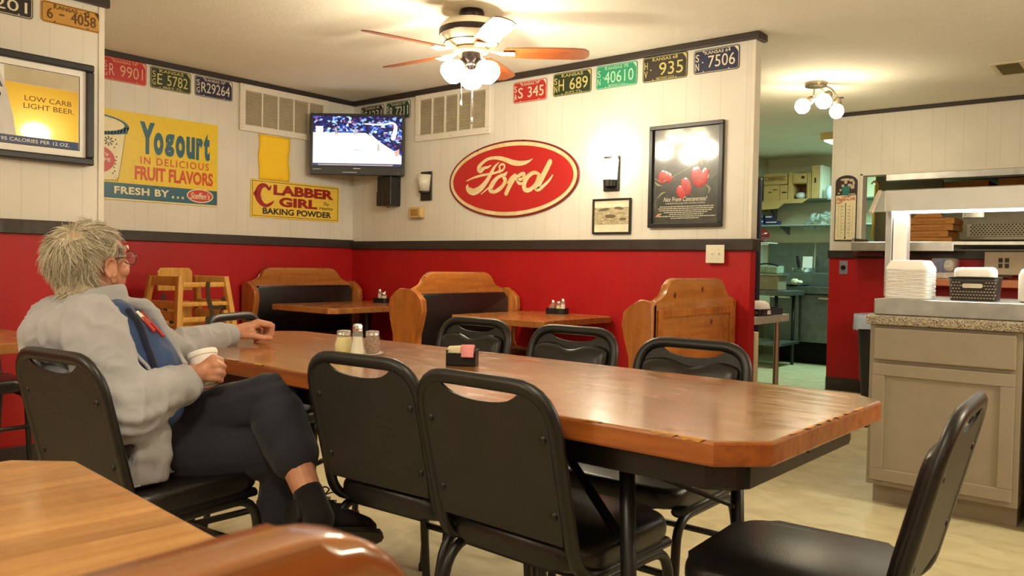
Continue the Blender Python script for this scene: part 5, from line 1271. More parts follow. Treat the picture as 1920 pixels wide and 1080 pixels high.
tag(MB().box((2.235, 5.575, .95), (3.2, 5.6, 1.44), .004).build('splash_panel', PREP), 'right stainless splash panel on the kitchen back wall', 'panel')
t = thing('work_table', 'stainless side table at the kitchen\'s left wall carrying a steel bin', 'table', (1.60, 4.0, 0))
b = MB(); b.box((0, 0, .81), (.845, .62, .865), .005); b.build('steel_top', PREP, t)
for x, y in ((.05, .05), (.74, .05), (.05, .57), (.74, .57)): b = MB(); b.tube([(x, y, 0), (x, y, .81)], .02, 10); b.build('leg', M['black_metal'], t, True)
b = MB(); b.box((.03, .03, .25), (.81, .59, .28)); b.build('lower_shelf', PREP, t)
t = thing('food_bin', 'square steel food bin with clear lid bag on the side table', 'bin', (2.2, 4.22, .866))
b = MB(); b.box((-.13, -.12, 0), (.14, .12, .165), .012); b.build('bin', plain('bin_tan', rgb(160, 150, 126), .35, .4), t)
b = MB(); b.box((-.15, -.14, .165), (.18, .14, .185), .004); b.build('lid', M['steel'], t)
t = thing('roaster', 'clear bagged roaster pan with dark handle on the food bin', 'pan', (2.19, 4.22, 1.053))
b = MB(); b.box((-.12, -.1, 0), (.13, .1, .09), .02); b.build('pan', plain('bag_clear', rgb(150, 170, 150), .15, .2, .8, .3), t)
b = MB(); b.tube(smooth3([(-.13, -.11, .07), (-.06, -.11, .105), (.05, -.11, .11), (.14, -.11, .085)]), .008, 8); b.build('handle', M['dark'], t, True)
t = thing('frying_pan', 'steel pan with upright black handle on the prep counter', 'pan', (2.24, 5.15, 1.072))
b = MB(); b.lathe([(.08, 0), (.13, .005), (.145, .055)], 24); b.build('pan', M['chrome'], t, True, auto=40)
b = MB(); b.tube([(-.06, 0, .05), (-.07, 0, .12), (-.085, 0, .20)], [.012, .02, .016], 8); b.build('handle', M['dark'], t, True)
o = tag(MB().box((-.06, -.01, 0), (.06, .01, .20), .004).build('white_card', M['white_plastic'], None), 'white card standing upright on the prep counter', 'card'); o.location = (2.17, 5.46, 1.072); o.rotation_euler = (-.1, 0, .1)
t = thing('round_tray', 'black round tray on the front of the prep counter', 'tray', (2.27, 4.80, .914))
b = MB(); b.lathe([(.10, 0), (.15, .006), (.155, .016), (.001, .008)], 28, cap=False); b.build('tray', M['black_plastic'], t, True)
b = MB(); b.ball((0, 0, .035), (.05, .03, .04), n=10, m_=6); b.ball((.06, 0, .03), (.035, .03, .025), n=10, m_=6); o = tag(b.build('cloth', plain('pale_cloth', rgb(220, 222, 190), .8, 0, .3, .2, .6, 40), None, True), 'crumpled pale cloth on the black round tray', 'cloth'); o.location = (2.26, 4.81, .926)
# wall shelves with boxes
t = thing('wall_shelf', 'upper wire shelf with cardboard boxes on the kitchen back wall', 'shelf', (1.6, 5.19, 1.955))
b = MB(); b.box((0, 0.02, 0), (1.55, .39, .016), .002); b.build('board', PREP, t)
for x in (.1, 1.4): b = MB(); b.prism([(.05, 0), (.40, 0), (.40, -.2)], x, x + .02, 'YZ'); b.build('bracket', PREP, t)
t = thing('wall_shelf', 'lower steel shelf with blue boxes and plastic bags on the kitchen back wall', 'shelf', (1.575, 5.2, 1.645))
b = MB(); b.box((0, 0, 0), (1.6, .39, .014), .002); b.build('board', plain('shelf_pale', rgb(180, 190, 184), .4, .4), t)
for x in (.30, 1.45): b = MB(); b.prism([(.05, 0), (.38, 0), (.38, -.10)], x, x + .02, 'YZ'); b.build('bracket', PREP, t)
zs = 1.972
def cbox(x0, x1, z0, z1, y0, label, mat=M['cardboard'], tape=True, txt=None, d=.36):
    t = thing('cardboard_box', label, 'cardboard box', ((x0 + x1) / 2, y0, z0)); w_ = (x1 - x0) / 2
    b = MB(); b.box((-w_, 0, 0), (w_, d, z1 - z0), .004); b.build('box', mat, t)
    if txt is not None:
        b = MB()
        for a in txt: b.box((a[0], -.002, a[1]), (a[2], .001, a[3]))
        b.build('printed_marks', M['ink'], t)
    return t
cbox(1.685, 1.89, zs, zs + .185, 5.2, 'lower left cardboard box on the upper kitchen shelf', txt=[(.02, .12, .07, .13), (-.04, .09, .0, .1)])
cbox(1.895, 1.99, zs, zs + .18, 5.2, 'narrow cardboard box second on the upper kitchen shelf', txt=[(-.02, .08, .04, .095)])
cbox(1.685, 1.985, zs + .19, zs + .33, 5.2, 'wide cardboard box with ruled label on top of two boxes', txt=[(-.13, .05, .13, .056), (-.13, .09, .13, .096), (-.13, .05, -.124, .1), (-.1, .068, .1, .078)])
t = thing('cardboard_box', 'open cardboard box on its side with flaps hanging below the shelf', 'cardboard box', (2.0, 5.2, zs))
b = MB(); b.box((0, 0, 0), (.05, .36, .33)); b.box((.23, 0, 0), (.235, .36, .33)); b.box((.05, .0, .19), (.235, .36, .195)); b.box((.05, .35, 0), (.235, .36, .19)); b.build('box', M['cardboard'], t)
b = MB(); b.quad((.03, -.0, .0), (.25, -.0, .0), (.22, -.12, -.06), (.0, -.12, -.06)); b.quad((-.31, 0, 0), (.03, 0, 0), (-.08, -.13, -.12), (-.34, -.13, -.13)); o = b.build('flap', M['cardboard'], t); o.modifiers.new('s', 'SOLIDIFY').thickness = .004
o = tag(MB().ball((0, 0, .04), (.07, .05, .045), n=12, m_=8).build('plastic_bag', plain('bag_white', rgb(216, 220, 224), .3, 0, .5, .1, 1, 40), None, True), 'crumpled white plastic bag in the open cardboard box', 'bag'); o.location = (2.14, 5.27, zs + .004)
cbox(2.055, 2.225, zs + .198, zs + .315, 5.2, 'cardboard box resting on the open box of the upper shelf', txt=[(.02, .05, .06, .08)])
cbox(2.240, 2.257, zs, zs + .32, 5.2, 'thin flat carton standing upright left of the tall carton', d=.3)
cbox(2.262, 2.276, zs, zs + .32, 5.2, 'second thin flat carton standing upright by the tall carton', d=.3)
cbox(2.285, 2.375, zs, zs + .40, 5.2, 'tall narrow carton standing upright on the upper kitchen shelf', txt=[(-.01, .19, .01, .25)], d=.3)
cbox(2.38, 2.41, zs, zs + .40, 5.2, 'pale tall flat carton right of the tall carton', mat=M['white_paint'], d=.3)
o = tag(MB().ball((0, 0, .0), (.05, .05, .09), n=12, m_=8).build('plastic_bag', plain('bag_blue', rgb(190, 206, 214), .3, 0, .5, .1, 1, 40), None, True), 'pale plastic bag bulging at the right end of the upper shelf', 'bag'); o.location = (2.50, 5.2, zs + .06)
zs2 = 1.660
BLU = plain('carton_blue', rgb(34, 70, 150), .4); NAV = plain('carton_navy', rgb(30, 34, 92), .4)
for x0, x1, z0, z1, mt, lb in ((1.60, 1.675, 0, .065, BLU, 'light blue small carton at the bottom left of the lower kitchen shelf'), (1.60, 1.67, .067, .13, BLU, 'light blue small carton stacked on another at the lower kitchen shelf'), (1.69, 1.86, 0, .05, NAV, 'long navy carton lying on the lower kitchen shelf'), (1.69, 1.79, .052, .125, NAV, 'dark navy carton stacked on the long navy carton')):
    t = thing('small_carton', lb, 'carton', ((x0 + x1) / 2, 5.25, zs2 + z0)); w_ = (x1 - x0) / 2
    MB().box((-w_, 0, 0), (w_, .12, z1 - z0), .002).build('carton', mt, t); MB().box((-w_ * .8, -.002, (z1 - z0) * .6), (w_ * .8, .0005, (z1 - z0) * .85)).build('white_band', M['white_plastic'], t)
random.seed(12)
b = MB()
for i in range(26): b.ball((random.uniform(-.22, .25), random.uniform(-.08, .08), random.uniform(.0, .1) - (.07 if random.random() < .3 else 0)), (random.uniform(.02, .06), .04, random.uniform(.015, .04)), Matrix.Rotation(random.uniform(0, 3), 4, 'Y'), 8, 5)
k = N('clear_plastic'); k.base(rgb(190, 204, 200)); k.set(Roughness=.1); k.b.inputs['Alpha'].default_value = .45; k.b.inputs['Specular IOR Level'].default_value = 1.0; k.bump(k.noise(k.coord(), 40, 4), 1, .02)
o = tag(b.build('plastic_bag', k.m, None, False), 'shiny crinkled clear plastic bags on the right of the lower shelf', 'bag'); o.location = (2.35, 5.27, zs2 + .04)
t = thing('helmet_shaped_mixer', 'red and silver rounded kitchen mixer head by the kitchen left wall', 'mixer', (1.77, 4.9, 1.43)); t.name = 'stand_mixer'
b = MB(); b.ball((0, 0, .09), (.13, .09, .085), n=20, m_=12); b.build('mixer_head', plain('mixer_red', rgb(120, 20, 26), .25, 0, .5, .03, 0, 60, .6), t, True)
b = MB(); b.ball((-.02, -.035, .075), (.085, .07, .06), n=16, m_=10); b.build('silver_band', M['chrome'], t, True)
b = MB(); b.lathe([(.05, 0), (.06, .01), (.05, .03)], 16); b.build('base', M['dark'], t, True)
t = thing('wire_rack', 'white wire rack shelf on the kitchen left wall under the mixer', 'rack', (1.575, 4.75, 1.395))
b = MB(); b.box((0, 0, .022), (.37, .3, .032)); b.box((0, -.004, 0), (.37, .004, .032)); b.build('rack_shelf', M['white_plastic'], t)
b = MB()
for i in range(14): b.box((.015 + i * .026, -.006, .008), (.028 + i * .026, -.003, .022))
b.build('slots', plain('rack_slot', rgb(120, 140, 130), .5), t)
t = thing('fridge', 'blue edged dark refrigerator door at the left of the kitchen doorway', 'refrigerator', (2.905, 1.56, -.05))
b = MB(); b.box((-.62, .4, .05), (.09, .45, 1.93), .01); b.build('cabinet', plain('fridge_dark', rgb(24, 26, 44), .35), t)
b = MB(); b.box((.045, .385, .1), (.068, .399, 1.90), .004); b.build('blue_edge', plain('edge_blue', rgb(60, 84, 170), .3), t)
b = MB(); b.box((-.6, .36, .1), (.04, .398, 1.9), .01); b.build('door', plain('fridge_navy', rgb(30, 36, 84), .3), t)
t = thing('tube_light', 'glowing fluorescent fixture on the kitchen ceiling', 'ceiling light', (3.11, 4.2, H))
b = MB(); b.box((-.28, -.32, -.07), (.28, .32, 0), .006); b.build('fixture_box', plain('fixture_tan', rgb(210, 176, 110), .5), t)
b = MB(); b.box((-.25, -.29, -.085), (.25, .29, -.071)); b.build('diffuser', glow('tube_glow', (.92, 1, .9, 1), 4.0), t)
t = thing('exhaust_hood', 'dark exhaust hood hanging over the pizza oven', 'hood', (3.72, 3.5, 2.02))
b = MB(); b.prism([(0, 0), (2.0, 0), (1.9, .5), (.25, .5)], 0, 3.4, 'YZ'); b.build('hood', plain('hood_dark', rgb(44, 40, 32), .6, .2), t)
b = MB(); b.box((0, -.01, -.02), (3.4, .01, .03)); b.build('drip_rail', M['steel_dull'], t)
# ================================================================== the seated man
J={'pelvis':(3.628,-3.695,0.567), 'hipR':(3.648,-3.705,0.564), 'hipL':(3.556,-3.625,0.577), 'neck':(3.437,-3.746,0.980),
'head':(3.439,-3.741,1.077), 'shR':(3.641,-3.827,0.914), 'shL':(3.319,-3.639,0.919), 'elR':(3.801,-3.819,0.714),
'wrR':(3.736,-3.611,0.780), 'handR':(3.760,-3.591,0.796), 'elL':(3.299,-3.440,0.797), 'wrL':(3.202,-3.180,0.832),
'kneeR':(3.854,-3.380,0.557), 'ankR':(3.816,-3.401,0.122), 'toeR':(3.940,-3.251,0.031), 'heelR':(3.771,-3.415,0.059),
'kneeL':(3.826,-3.422,0.720), 'ankL':(4.056,-3.438,0.449), 'toeL':(4.061,-3.255,0.353), 'heelL':(4.046,-3.486,0.416),
'cup_top':(3.708,-3.561,0.843), 'cup_bot':(3.747,-3.558,0.755), 't590':(3.420,-3.762,0.946), 't620':(3.447,-3.754,0.898),
't650':(3.472,-3.749,0.844), 't700':(3.535,-3.725,0.774), 't770':(3.590,-3.709,0.676), 't850':(3.669,-3.700,0.578),
't900':(3.681,-3.706,0.502), 't560':(3.419,-3.761,0.983), 'bellyF':(3.699,-3.630,0.746), 'l_k0':(3.238,-3.071,0.873),
'l_p0':(3.257,-3.031,0.863), 'l_d0':(3.251,-3.030,0.831), 'l_t0':(3.239,-3.047,0.820), 'l_k1':(3.212,-3.061,0.875),
'l_p1':(3.229,-3.021,0.866), 'l_d1':(3.223,-3.021,0.831), 'l_t1':(3.214,-3.042,0.818), 'l_k2':(3.186,-3.057,0.869),
'l_p2':(3.200,-3.019,0.857), 'l_d2':(3.197,-3.023,0.823), 'l_t2':(3.194,-3.046,0.810), 'l_k3':(3.164,-3.056,0.858),
'l_p3':(3.172,-3.023,0.843), 'l_d3':(3.179,-3.032,0.816), 'l_t3':(3.179,-3.052,0.806), 'l_th0':(3.219,-3.134,0.833),
'l_th1':(3.254,-3.105,0.830), 'l_th2':(3.277,-3.081,0.824), 'l_th3':(3.287,-3.059,0.822), 'l_palm':(3.198,-3.093,0.850),
'r_k0':(3.788,-3.573,0.833), 'r_p0':(3.776,-3.544,0.824), 'r_d0':(3.741,-3.528,0.817), 'r_t0':(3.703,-3.527,0.810),
'r_k1':(3.799,-3.571,0.818), 'r_p1':(3.784,-3.542,0.807), 'r_d1':(3.745,-3.525,0.799), 'r_t1':(3.707,-3.524,0.792),
'r_k2':(3.801,-3.570,0.799), 'r_p2':(3.786,-3.544,0.788), 'r_d2':(3.751,-3.527,0.780), 'r_t2':(3.716,-3.524,0.775),
'r_k3':(3.796,-3.572,0.782), 'r_p3':(3.784,-3.549,0.771), 'r_d3':(3.757,-3.536,0.766), 'r_t3':(3.730,-3.533,0.761),
'r_th0':(3.723,-3.589,0.798), 'r_th1':(3.690,-3.577,0.813), 'r_th2':(3.664,-3.559,0.821), 'r_palm':(3.773,-3.589,0.801),
'cuffR0':(3.750,-3.625,0.775), 'cuffR1':(3.750,-3.646,0.764), 'cuffL0':(3.204,-3.173,0.832), 'cuffL1':(3.227,-3.238,0.832),
'pen0a':(3.588,-3.662,0.944), 'pen0b':(3.632,-3.642,0.872), 'pen1a':(3.582,-3.674,0.936), 'pen1b':(3.628,-3.658,0.884),
'zip':(3.758,-3.691,0.588), 'zipb':(3.758,-3.692,0.563), 'lap0':(3.571,-3.727,0.967), 'lap1':(3.638,-3.726,0.913),
'lap2':(3.695,-3.720,0.853), 'lap3':(3.734,-3.716,0.794), 'lap4':(3.761,-3.710,0.719), 'lap5':(3.772,-3.704,0.637),
'lap6':(3.779,-3.702,0.538), 'lapL0':(3.501,-3.681,0.976), 'lapL1':(3.499,-3.619,0.965), 'lapL2':(3.533,-3.592,0.907),
'lapL3':(3.565,-3.568,0.832), 'lapL4':(3.592,-3.561,0.772), 'sh1':(3.573,-3.688,0.929), 'sh2':(3.642,-3.647,0.858),
'sh3':(3.682,-3.630,0.787), 'sh4':(3.691,-3.638,0.702), 'fe0':(3.794,-3.723,0.671), 'fe1':(3.818,-3.731,0.607),
'fe2':(3.819,-3.733,0.549), 'ff0':(3.782,-3.759,0.674), 'ff1':(3.802,-3.771,0.611), 'ff2':(3.797,-3.777,0.554),
'glA':(3.544,-3.726,1.086), 'glB':(3.435,-3.627,1.099)}
J = {k_: Vector(v) for k_, v in J.items()}
rh = Vector((Rv.x, Rv.y, 0)).normalized(); fh = Vector((Fv.x, Fv.y, 0)).normalized(); ZV = Vector((0, 0, 1))
man = thing('person', 'person in grey jacket and dark trousers sitting sideways with crossed legs, holding a white cup', 'person', (3.70, -3.66, 0))
INV = Matrix.Translation((-3.70, 3.66, 0))

class Blob:
    def __init__(s): s.mb = MB()
    def ball(s, c, r, M4=None, n=16, m_=12): s.mb.ball(c, r, M4, n, m_); return s
    def cap(s, p, q, rp, rq, n=14):
        p = Vector(p); q = Vector(q); d = q - p
        s.mb.ball(p, rp, None, n, 10); s.mb.ball(q, rq, None, n, 10)
        if d.length > 1e-4:
            rot = ZV.rotation_difference(d.normalized()).to_matrix().to_4x4()
            s.mb.lathe([(rp * .995, 0), (rq * .995, d.length)], n, M4=Matrix.Translation(p) @ rot)
        return s
    def chain(s, pts, rs, n=14):
        for a, c, ra, rc in zip(pts, pts[1:], rs, rs[1:]): s.cap(a, c, ra, rc, n)
        return s
    def rings(s, rr, n=28):
        """rr: (centre, a along rh, b along fh)"""
        rows = [[s.mb.bm.verts.new(Vector(c) + rh * a * math.cos(2 * PI * i / n) + fh * b * math.sin(2 * PI * i / n)) for i in range(n)] for c, a, b in rr]
        for A, B_ in zip(rows, rows[1:]):
            for j in range(n): s.mb.bm.faces.new((A[j], A[(j + 1) % n], B_[(j + 1) % n], B_[j]))
        s.mb.bm.faces.new(rows[0][::-1]); s.mb.bm.faces.new(rows[-1]); return s
    def done(s, name, mat, voxel, smooth_=4, disp=None, parent=man, fac=.5):
        bmesh.ops.recalc_face_normals(s.mb.bm, faces=s.mb.bm.faces[:])
        o = s.mb.build(name, mat, None)
        md = o.modifiers.new('r', 'REMESH'); md.mode = 'VOXEL'; md.voxel_size = voxel; md.use_smooth_shade = True
        if smooth_: md = o.modifiers.new('s', 'SMOOTH'); md.factor = fac; md.iterations = smooth_
        me = bpy.data.meshes.new_from_object(o.evaluated_get(bpy.context.evaluated_depsgraph_get()))
        old = o.data; o.modifiers.clear(); o.data = me; bpy.data.meshes.remove(old); me.name = name
        if not me.materials: me.materials.append(mat)
        if disp:
            nn = [v.normal.copy() for v in me.vertices]
            for v, q in zip(me.vertices, nn): v.co += q * disp(v.co)
        me.transform(INV)
        for p in me.polygons: p.use_smooth = True
        o.parent = parent
        return o

def skin_mat():
    k = N('skin'); n1 = k.noise(k.coord(), 22, 5, .6); n2 = k.noise(k.coord(), 90, 3)
    c1 = k.ramp(n1, [(.3, rgb(190, 126, 98)), (.55, rgb(208, 150, 120)), (.75, rgb(214, 160, 132))])
    k.base(k.mix(k.ramp(n2, [(.55, 0.0), (.8, .25)]), c1, rgb(170, 96, 74)))
    k.set(Roughness=.48, Subsurface_Weight=.12, Subsurface_Scale=.01); k.b.inputs['Subsurface Radius'].default_value = (1, .35, .2)
    k.bump(n2, .12, .003); return k.m
def cloth_mat(name, c, sc=420, weave=.25, vary=.06):
    k = N(name); d = tuple(a * (1 - vary * 2) for a in c[:3]) + (1,); u_ = tuple(min(1, a * (1 + vary)) for a in c[:3]) + (1,)
    k.base(k.ramp(k.noise(k.coord(), 7, 4), [(.3, d), (.7, u_)])); k.set(Roughness=.85, Sheen_Weight=.15); k.b.inputs['Specular IOR Level'].default_value = .2
    k.bump(k.noise(k.coord('Object', (1, 1, 2.2)), sc, 2), weave, .0015); return k.m
SKIN = skin_mat(); JK = cloth_mat('jacket_cloth', rgb(172, 172, 178)); TR = cloth_mat('trouser_cloth', rgb(46, 49, 60), 300, .3, .1); SH = cloth_mat('shirt_cloth', rgb(62, 82, 126)); SOCK = cloth_mat('sock_knit', rgb(24, 23, 23), 200, .5)

# ---- body: head, neck, trunk, arms, hands and legs as one continuous skin
HY = math.radians(18)
HM = Matrix.Translation(J['head'] + Vector((0, 0, .006))) @ Matrix.Rotation(HY, 4, 'Z') @ Matrix.Rotation(math.radians(7), 4, 'X') @ Matrix.Scale(.97, 4)
def hp(x, y, z): return HM @ Vector((x, y, z))
bd = Blob()
def hball(c, r, rot=None):
    bd.mb.ball((0, 0, 0), r, HM @ Matrix.Translation(c) @ (rot if rot is not None else Matrix.Identity(4)), 20, 14)
hball((0, -.012, .028), (.077, .098, .086)); hball((0, .03, .018), (.066, .068, .07)); hball((0, .036, -.05), (.056, .062, .056)); hball((0, .078, -.088), (.026, .02, .018)); hball((0, .02, -.078), (.05, .05, .03))
for sx in (-1, 1):
    hball((sx * .038, .062, -.028), (.026, .026, .024)); hball((sx * .031, .078, .008), (.014, .014, .011)); bd.cap(hp(sx * .048, .07, .03), hp(sx * .012, .088, .028), .010, .010)
    # ear: shell, rim and lobe
    R_ = Matrix.Rotation(sx * math.radians(-24), 4, 'Z')
    hball((sx * .078, -.008, -.016), (.006, .018, .028), R_)
    rim = [hp(sx * (.080 + .006 * abs(math.sin(a))), -.010 + .018 * math.cos(a), -.012 + .027 * math.sin(a)) for a in [math.radians(x_) for x_ in range(-60, 241, 30)]]
    bd.chain(rim, [.0052] * len(rim), 8); hball((sx * .077, .000, -.048), (.006, .010, .012))
bd.chain([hp(0, .092, .022), hp(0, .104, .0), hp(0, .116, -.022)], [.009, .011, .014]); hball((-.011, .104, -.026), (.009, .01, .008)); hball((.011, .104, -.026), (.009, .01, .008))
hball((0, .090, -.052), (.024, .011, .007)); hball((0, .088, -.063), (.022, .011, .008))
bd.chain([hp(0, -.028, -.05), J['neck'] + rh * .01 + ZV * .0, J['neck'] - ZV * .08], [.058, .060, .075])
ch = J['neck'] + Vector((.07, .02, -.16))
bd.rings([(J['pelvis'] - ZV * .06, .09, .13), (J['pelvis'], .10, .14), (J['pelvis'] + Vector((-.05, -.01, .14)), .09, .13), (ch, .10, .14), (J['neck'] - ZV * .06, .07, .13), (J['neck'], .05, .055)])
for s_ in 'RL':
    bd.chain([J['sh' + s_], J['el' + s_], J['wr' + s_]], [.052, .040, .026]); bd.cap(J['neck'] - ZV * .05, J['sh' + s_], .05, .05)
    bd.chain([J['hip' + s_], J['knee' + s_], J['knee' + s_].lerp(J['ank' + s_], .35), J['ank' + s_]], [.072, .052, .050, .034])
# left hand, loosely closed on the table
bd.chain([J['wrL'], J['l_palm']], [.027, .027]); 
for i in range(4): bd.chain([J['wrL'].lerp(J['l_palm'], .5), J['l_k%d' % i]], [.02, .0125], 10)
fr = [.0098, .0102, .0098, .0088]
for i in range(4): bd.chain([J['l_%s%d' % (q, i)] for q in 'kpdt'], [.012, fr[i], fr[i] * .95, fr[i] * .85], 10)
bd.chain([J['l_th%d' % i] for i in range(4)], [.016, .0125, .0105, .009], 10); bd.cap(J['l_palm'], J['l_th1'], .02, .0125)
# right hand, wrapped round the cup
bd.chain([J['wrR'], J['r_palm']], [.028, .024])
for i in range(4): bd.chain([J['wrR'].lerp(J['r_palm'], .45), J['r_k%d' % i]], [.02, .0122], 10)
for i in range(4): bd.chain([J['r_%s%d' % (q, i)] for q in 'kpdt'], [.012, fr[i], fr[i] * .95, fr[i] * .85], 10)
bd.chain([J['r_th%d' % i] for i in range(3)], [.017, .012, .0098], 10); bd.cap(J['r_palm'], J['r_th0'], .018, .016)
bd.done('body', SKIN, .0034, 3)

# ---- jacket
def wr(p):
    a = noise.noise(Vector((p.x * 9, p.y * 9, p.z * 15))) * .009 + max(0, 1 - 2.6 * abs(noise.noise(Vector((p.x * 10 + p.z * 6 + 5, p.y * 10, p.z * 8))))) ** 2 * .008 + max(0, 1 - 3 * abs(noise.noise(Vector((p.x * 17 - p.z * 9, p.y * 17 + 3, p.z * 15))))) ** 2 * .004
    de = (p - J['elR']).length
    if de < .16: a += (1 - de / .16) * .008 * math.sin(p.z * 150 + p.x * 80)
    dl = (p - J['elL']).length
    if dl < .16: a += (1 - dl / .16) * .006 * math.sin(p.x * 130 + p.z * 60)
    return a
jk = Blob()
RG = [('t900', 0, .070, .185), ('t850', 0, .078, .185), ('t770', -12, .126, .182), ('t700', -18, .140, .170), ('t650', -7, .145, .172), ('t620', -8, .140, .166), ('t590', -5, .116, .130), ('t560', 0, .092, .085)]
rr = [(J[n_] + rh * dx * .00146, a, b_) for n_, dx, a, b_ in RG]
jk.rings(rr)
jk.chain([J['neck'] - ZV * .05 - fh * .03, J['shR'], J['elR'], J['elR'].lerp(J['wrR'], .55), J['cuffR1']], [.075, .080, .070, .062, .050])
jk.chain([J['t650'] - fh * .07 - rh * .06, J['t620'] - fh * .10 - rh * .03 - ZV * .01, J['shR'] - ZV * .02], [.09, .085, .082])
jk.chain([J['neck'] - ZV * .05 + fh * .03, J['shL'], J['elL'], J['elL'].lerp(J['cuffL1'], .6), J['cuffL1']], [.075, .080, .062, .055, .046])
jk.chain([J['lapL0'], J['lapL1'], J['lapL2'], J['lapL3'], J['lapL4'], J['lapL4'] - ZV * .12 - rh * .03], [.016, .020, .022, .022, .022, .022], 10)
jk.rings([(J['t900'] - ZV * .020 + rh * .003, .072, .188), (J['t900'] + ZV * .016 + rh * .003, .075, .191)])
jk.chain([J['fe0'], J['fe1'], J['fe2']], [.020, .022, .022], 10); jk.chain([J['ff0'], J['ff1'], J['ff2']], [.036, .036, .036], 10)
for q in '012': jk.cap(J['fe' + q], J['ff' + q], .021, .036, 10)
jko = jk.done('jacket', JK, .0062, 14, wr)
zh = J['fe2'].z - .010
for v in jko.data.vertices:
    if v.co.z < zh: v.co.z = zh + (v.co.z - zh) * .12
# stand-up collar
k_ = 22; n0 = J['neck'] + rh * -.002
col_ = MB(); rows = []
for ang, in [(math.radians(100 + 320 * i / k_),) for i in range(k_ + 1)]:
    d_ = rh * math.cos(ang) + fh * math.sin(ang); back = (1 - math.cos(ang - PI)) / 2
    base_ = n0 + rh * .098 * math.cos(ang) + fh * .088 * math.sin(ang) + ZV * (-.040 + .012 * (1 - back))
    top_ = n0 + rh * .086 * math.cos(ang) + fh * .080 * math.sin(ang) + ZV * (.006 + .044 * back); fold = top_ + d_ * .012 - ZV * .004; out_ = base_ + d_ * .016 - ZV * .012
    rows.append([col_.bm.verts.new(q) for q in (top_ - d_ * .004 - ZV * .03, top_, fold, out_)])
for A, B_ in zip(rows, rows[1:]):
    for j in range(3): col_.bm.faces.new((A[j], A[j + 1], B_[j + 1], B_[j]))
col_.xf(INV); o = col_.build('collar', JK, jko, True); md = o.modifiers.new('s', 'SOLIDIFY'); md.thickness = .004; md = o.modifiers.new('b', 'SUBSURF'); md.levels = md.render_levels = 2
for c0, c1, r0, r1 in (('cuffR1', 'cuffR0', .050, .043), ('cuffL1', 'cuffL0', .046, .040)):
    b = MB(); d_ = (J[c1] - J[c0]); rot = ZV.rotation_difference(d_.normalized()).to_matrix().to_4x4(); L_ = d_.length + .012
    b.lathe([(r0 * .9, -.012), (r0 * 1.03, -.004), (r0 * 1.0, L_ * .5), (r1 * 1.02, L_), (r1 * .92, L_), (r1 * .88, 0)], 24, M4=INV @ Matrix.Translation(J[c0]) @ rot, cap=False); b.build('cuff', JK, jko, True, auto=50)
# zip placket, zip pull, snaps, yoke seam
def surf(o, p, d):
    """point on o near p, looking back along d (towards the surface)"""
    ok, loc, nr, i_ = o.closest_point_on_mesh(INV @ p); return loc, nr
def seam(pts, r, name, mat, par, off=.001, flat=None):
    P = []
    for q in smooth3([tuple(J[a] if isinstance(a, str) else a) for a in pts], 8):
        l_, n_ = surf(jko, Vector(q), None); P.append(l_ + n_ * off)
    for _ in range(6): P = [P[0]] + [(P[q - 1] + P[q] * 2 + P[q + 1]) / 4 for q in range(1, len(P) - 1)] + [P[-1]]
    b = MB(); b.tube(P, r, 8); return b.build(name, mat, par, True)
bpy.context.view_layer.update()
seam(['lap0', 'lap1', 'lap2', 'lap3'], .005, 'zip_placket', JK, jko)
seam([J['t900'] - fh * .19 + rh * .045 + ZV * q for q in (.11, .08, .04, .01)], .003, 'pocket_seam', JK, jko)
seam([J['t900'] - fh * .2 + rh * a * .01 + ZV * .012 for a in (-7, -4, -1, 2, 5, 8)], .0025, 'hem_seam', JK, jko)
b = MB()
for q in (J['lap1'] + Vector((-.012, -.01, .0)), J['lap6'] + ZV * .03 - rh * .01, J['lap6'] + ZV * .005 - rh * .01):
    l_, n_ = surf(jko, q, None); b.ball(l_ + n_ * .001, .006, None, 10, 6)
b.build('snap_buttons', plain('snap_grey', rgb(178, 174, 168), .4), jko, True)
l_, n_ = surf(jko, J['zip'], None); b = MB(); b.box((-.004, -.002, -.018), (.004, .002, .004), .001); b.box((-.003, -.0015, -.036), (.003, .0015, -.02), .001); b.xf(Matrix.Translation(l_ + n_ * .009) @ Matrix.Rotation(math.radians(40), 4, 'Z')); b.build('zip_pull', M['chrome'], jko)

# ---- shirt, collar and pocket
sb = Blob(); sb.chain([J['neck'] + rh * .045 - ZV * .03, J['sh1'] - rh * .045, J['sh2'] - rh * .075, J['sh3'] - rh * .08, J['sh4'] - rh * .08], [.048, .055, .088, .104, .108])
sh_ = sb.done('shirt', SH, .006, 5, lambda p: noise.noise(p * 24) * .004)
cl = Blob(); cl.chain([J['neck'] + rh * .06 - ZV * .022 - fh * .055, J['neck'] + rh * .085 - ZV * .035 - fh * .01, J['neck'] + rh * .075 - ZV * .012 + fh * .035], [.010, .012, .010]); cl.done('shirt_collar', plain('collar_olive', rgb(150, 142, 110), .8), .004, 3, None, sh_)
bpy.context.view_layer.update()
P = []
for q in smooth3([tuple(J[a] + rh * d_) for a, d_ in (('lap0', .03), ('lap1', .03), ('lap2', .022), ('lap3', .018))], 6):
    ok, l_, n_, i_ = sh_.closest_point_on_mesh(INV @ Vector(q)); P.append(l_ + n_ * .002)
b = MB(); b.tube(P, .010, 8); b.build('lapel_shade_strip', cloth_mat('lapel_shade_navy', rgb(34, 40, 62)), sh_, True)  # dark navy strip: shade inside the lapel, put in as colour

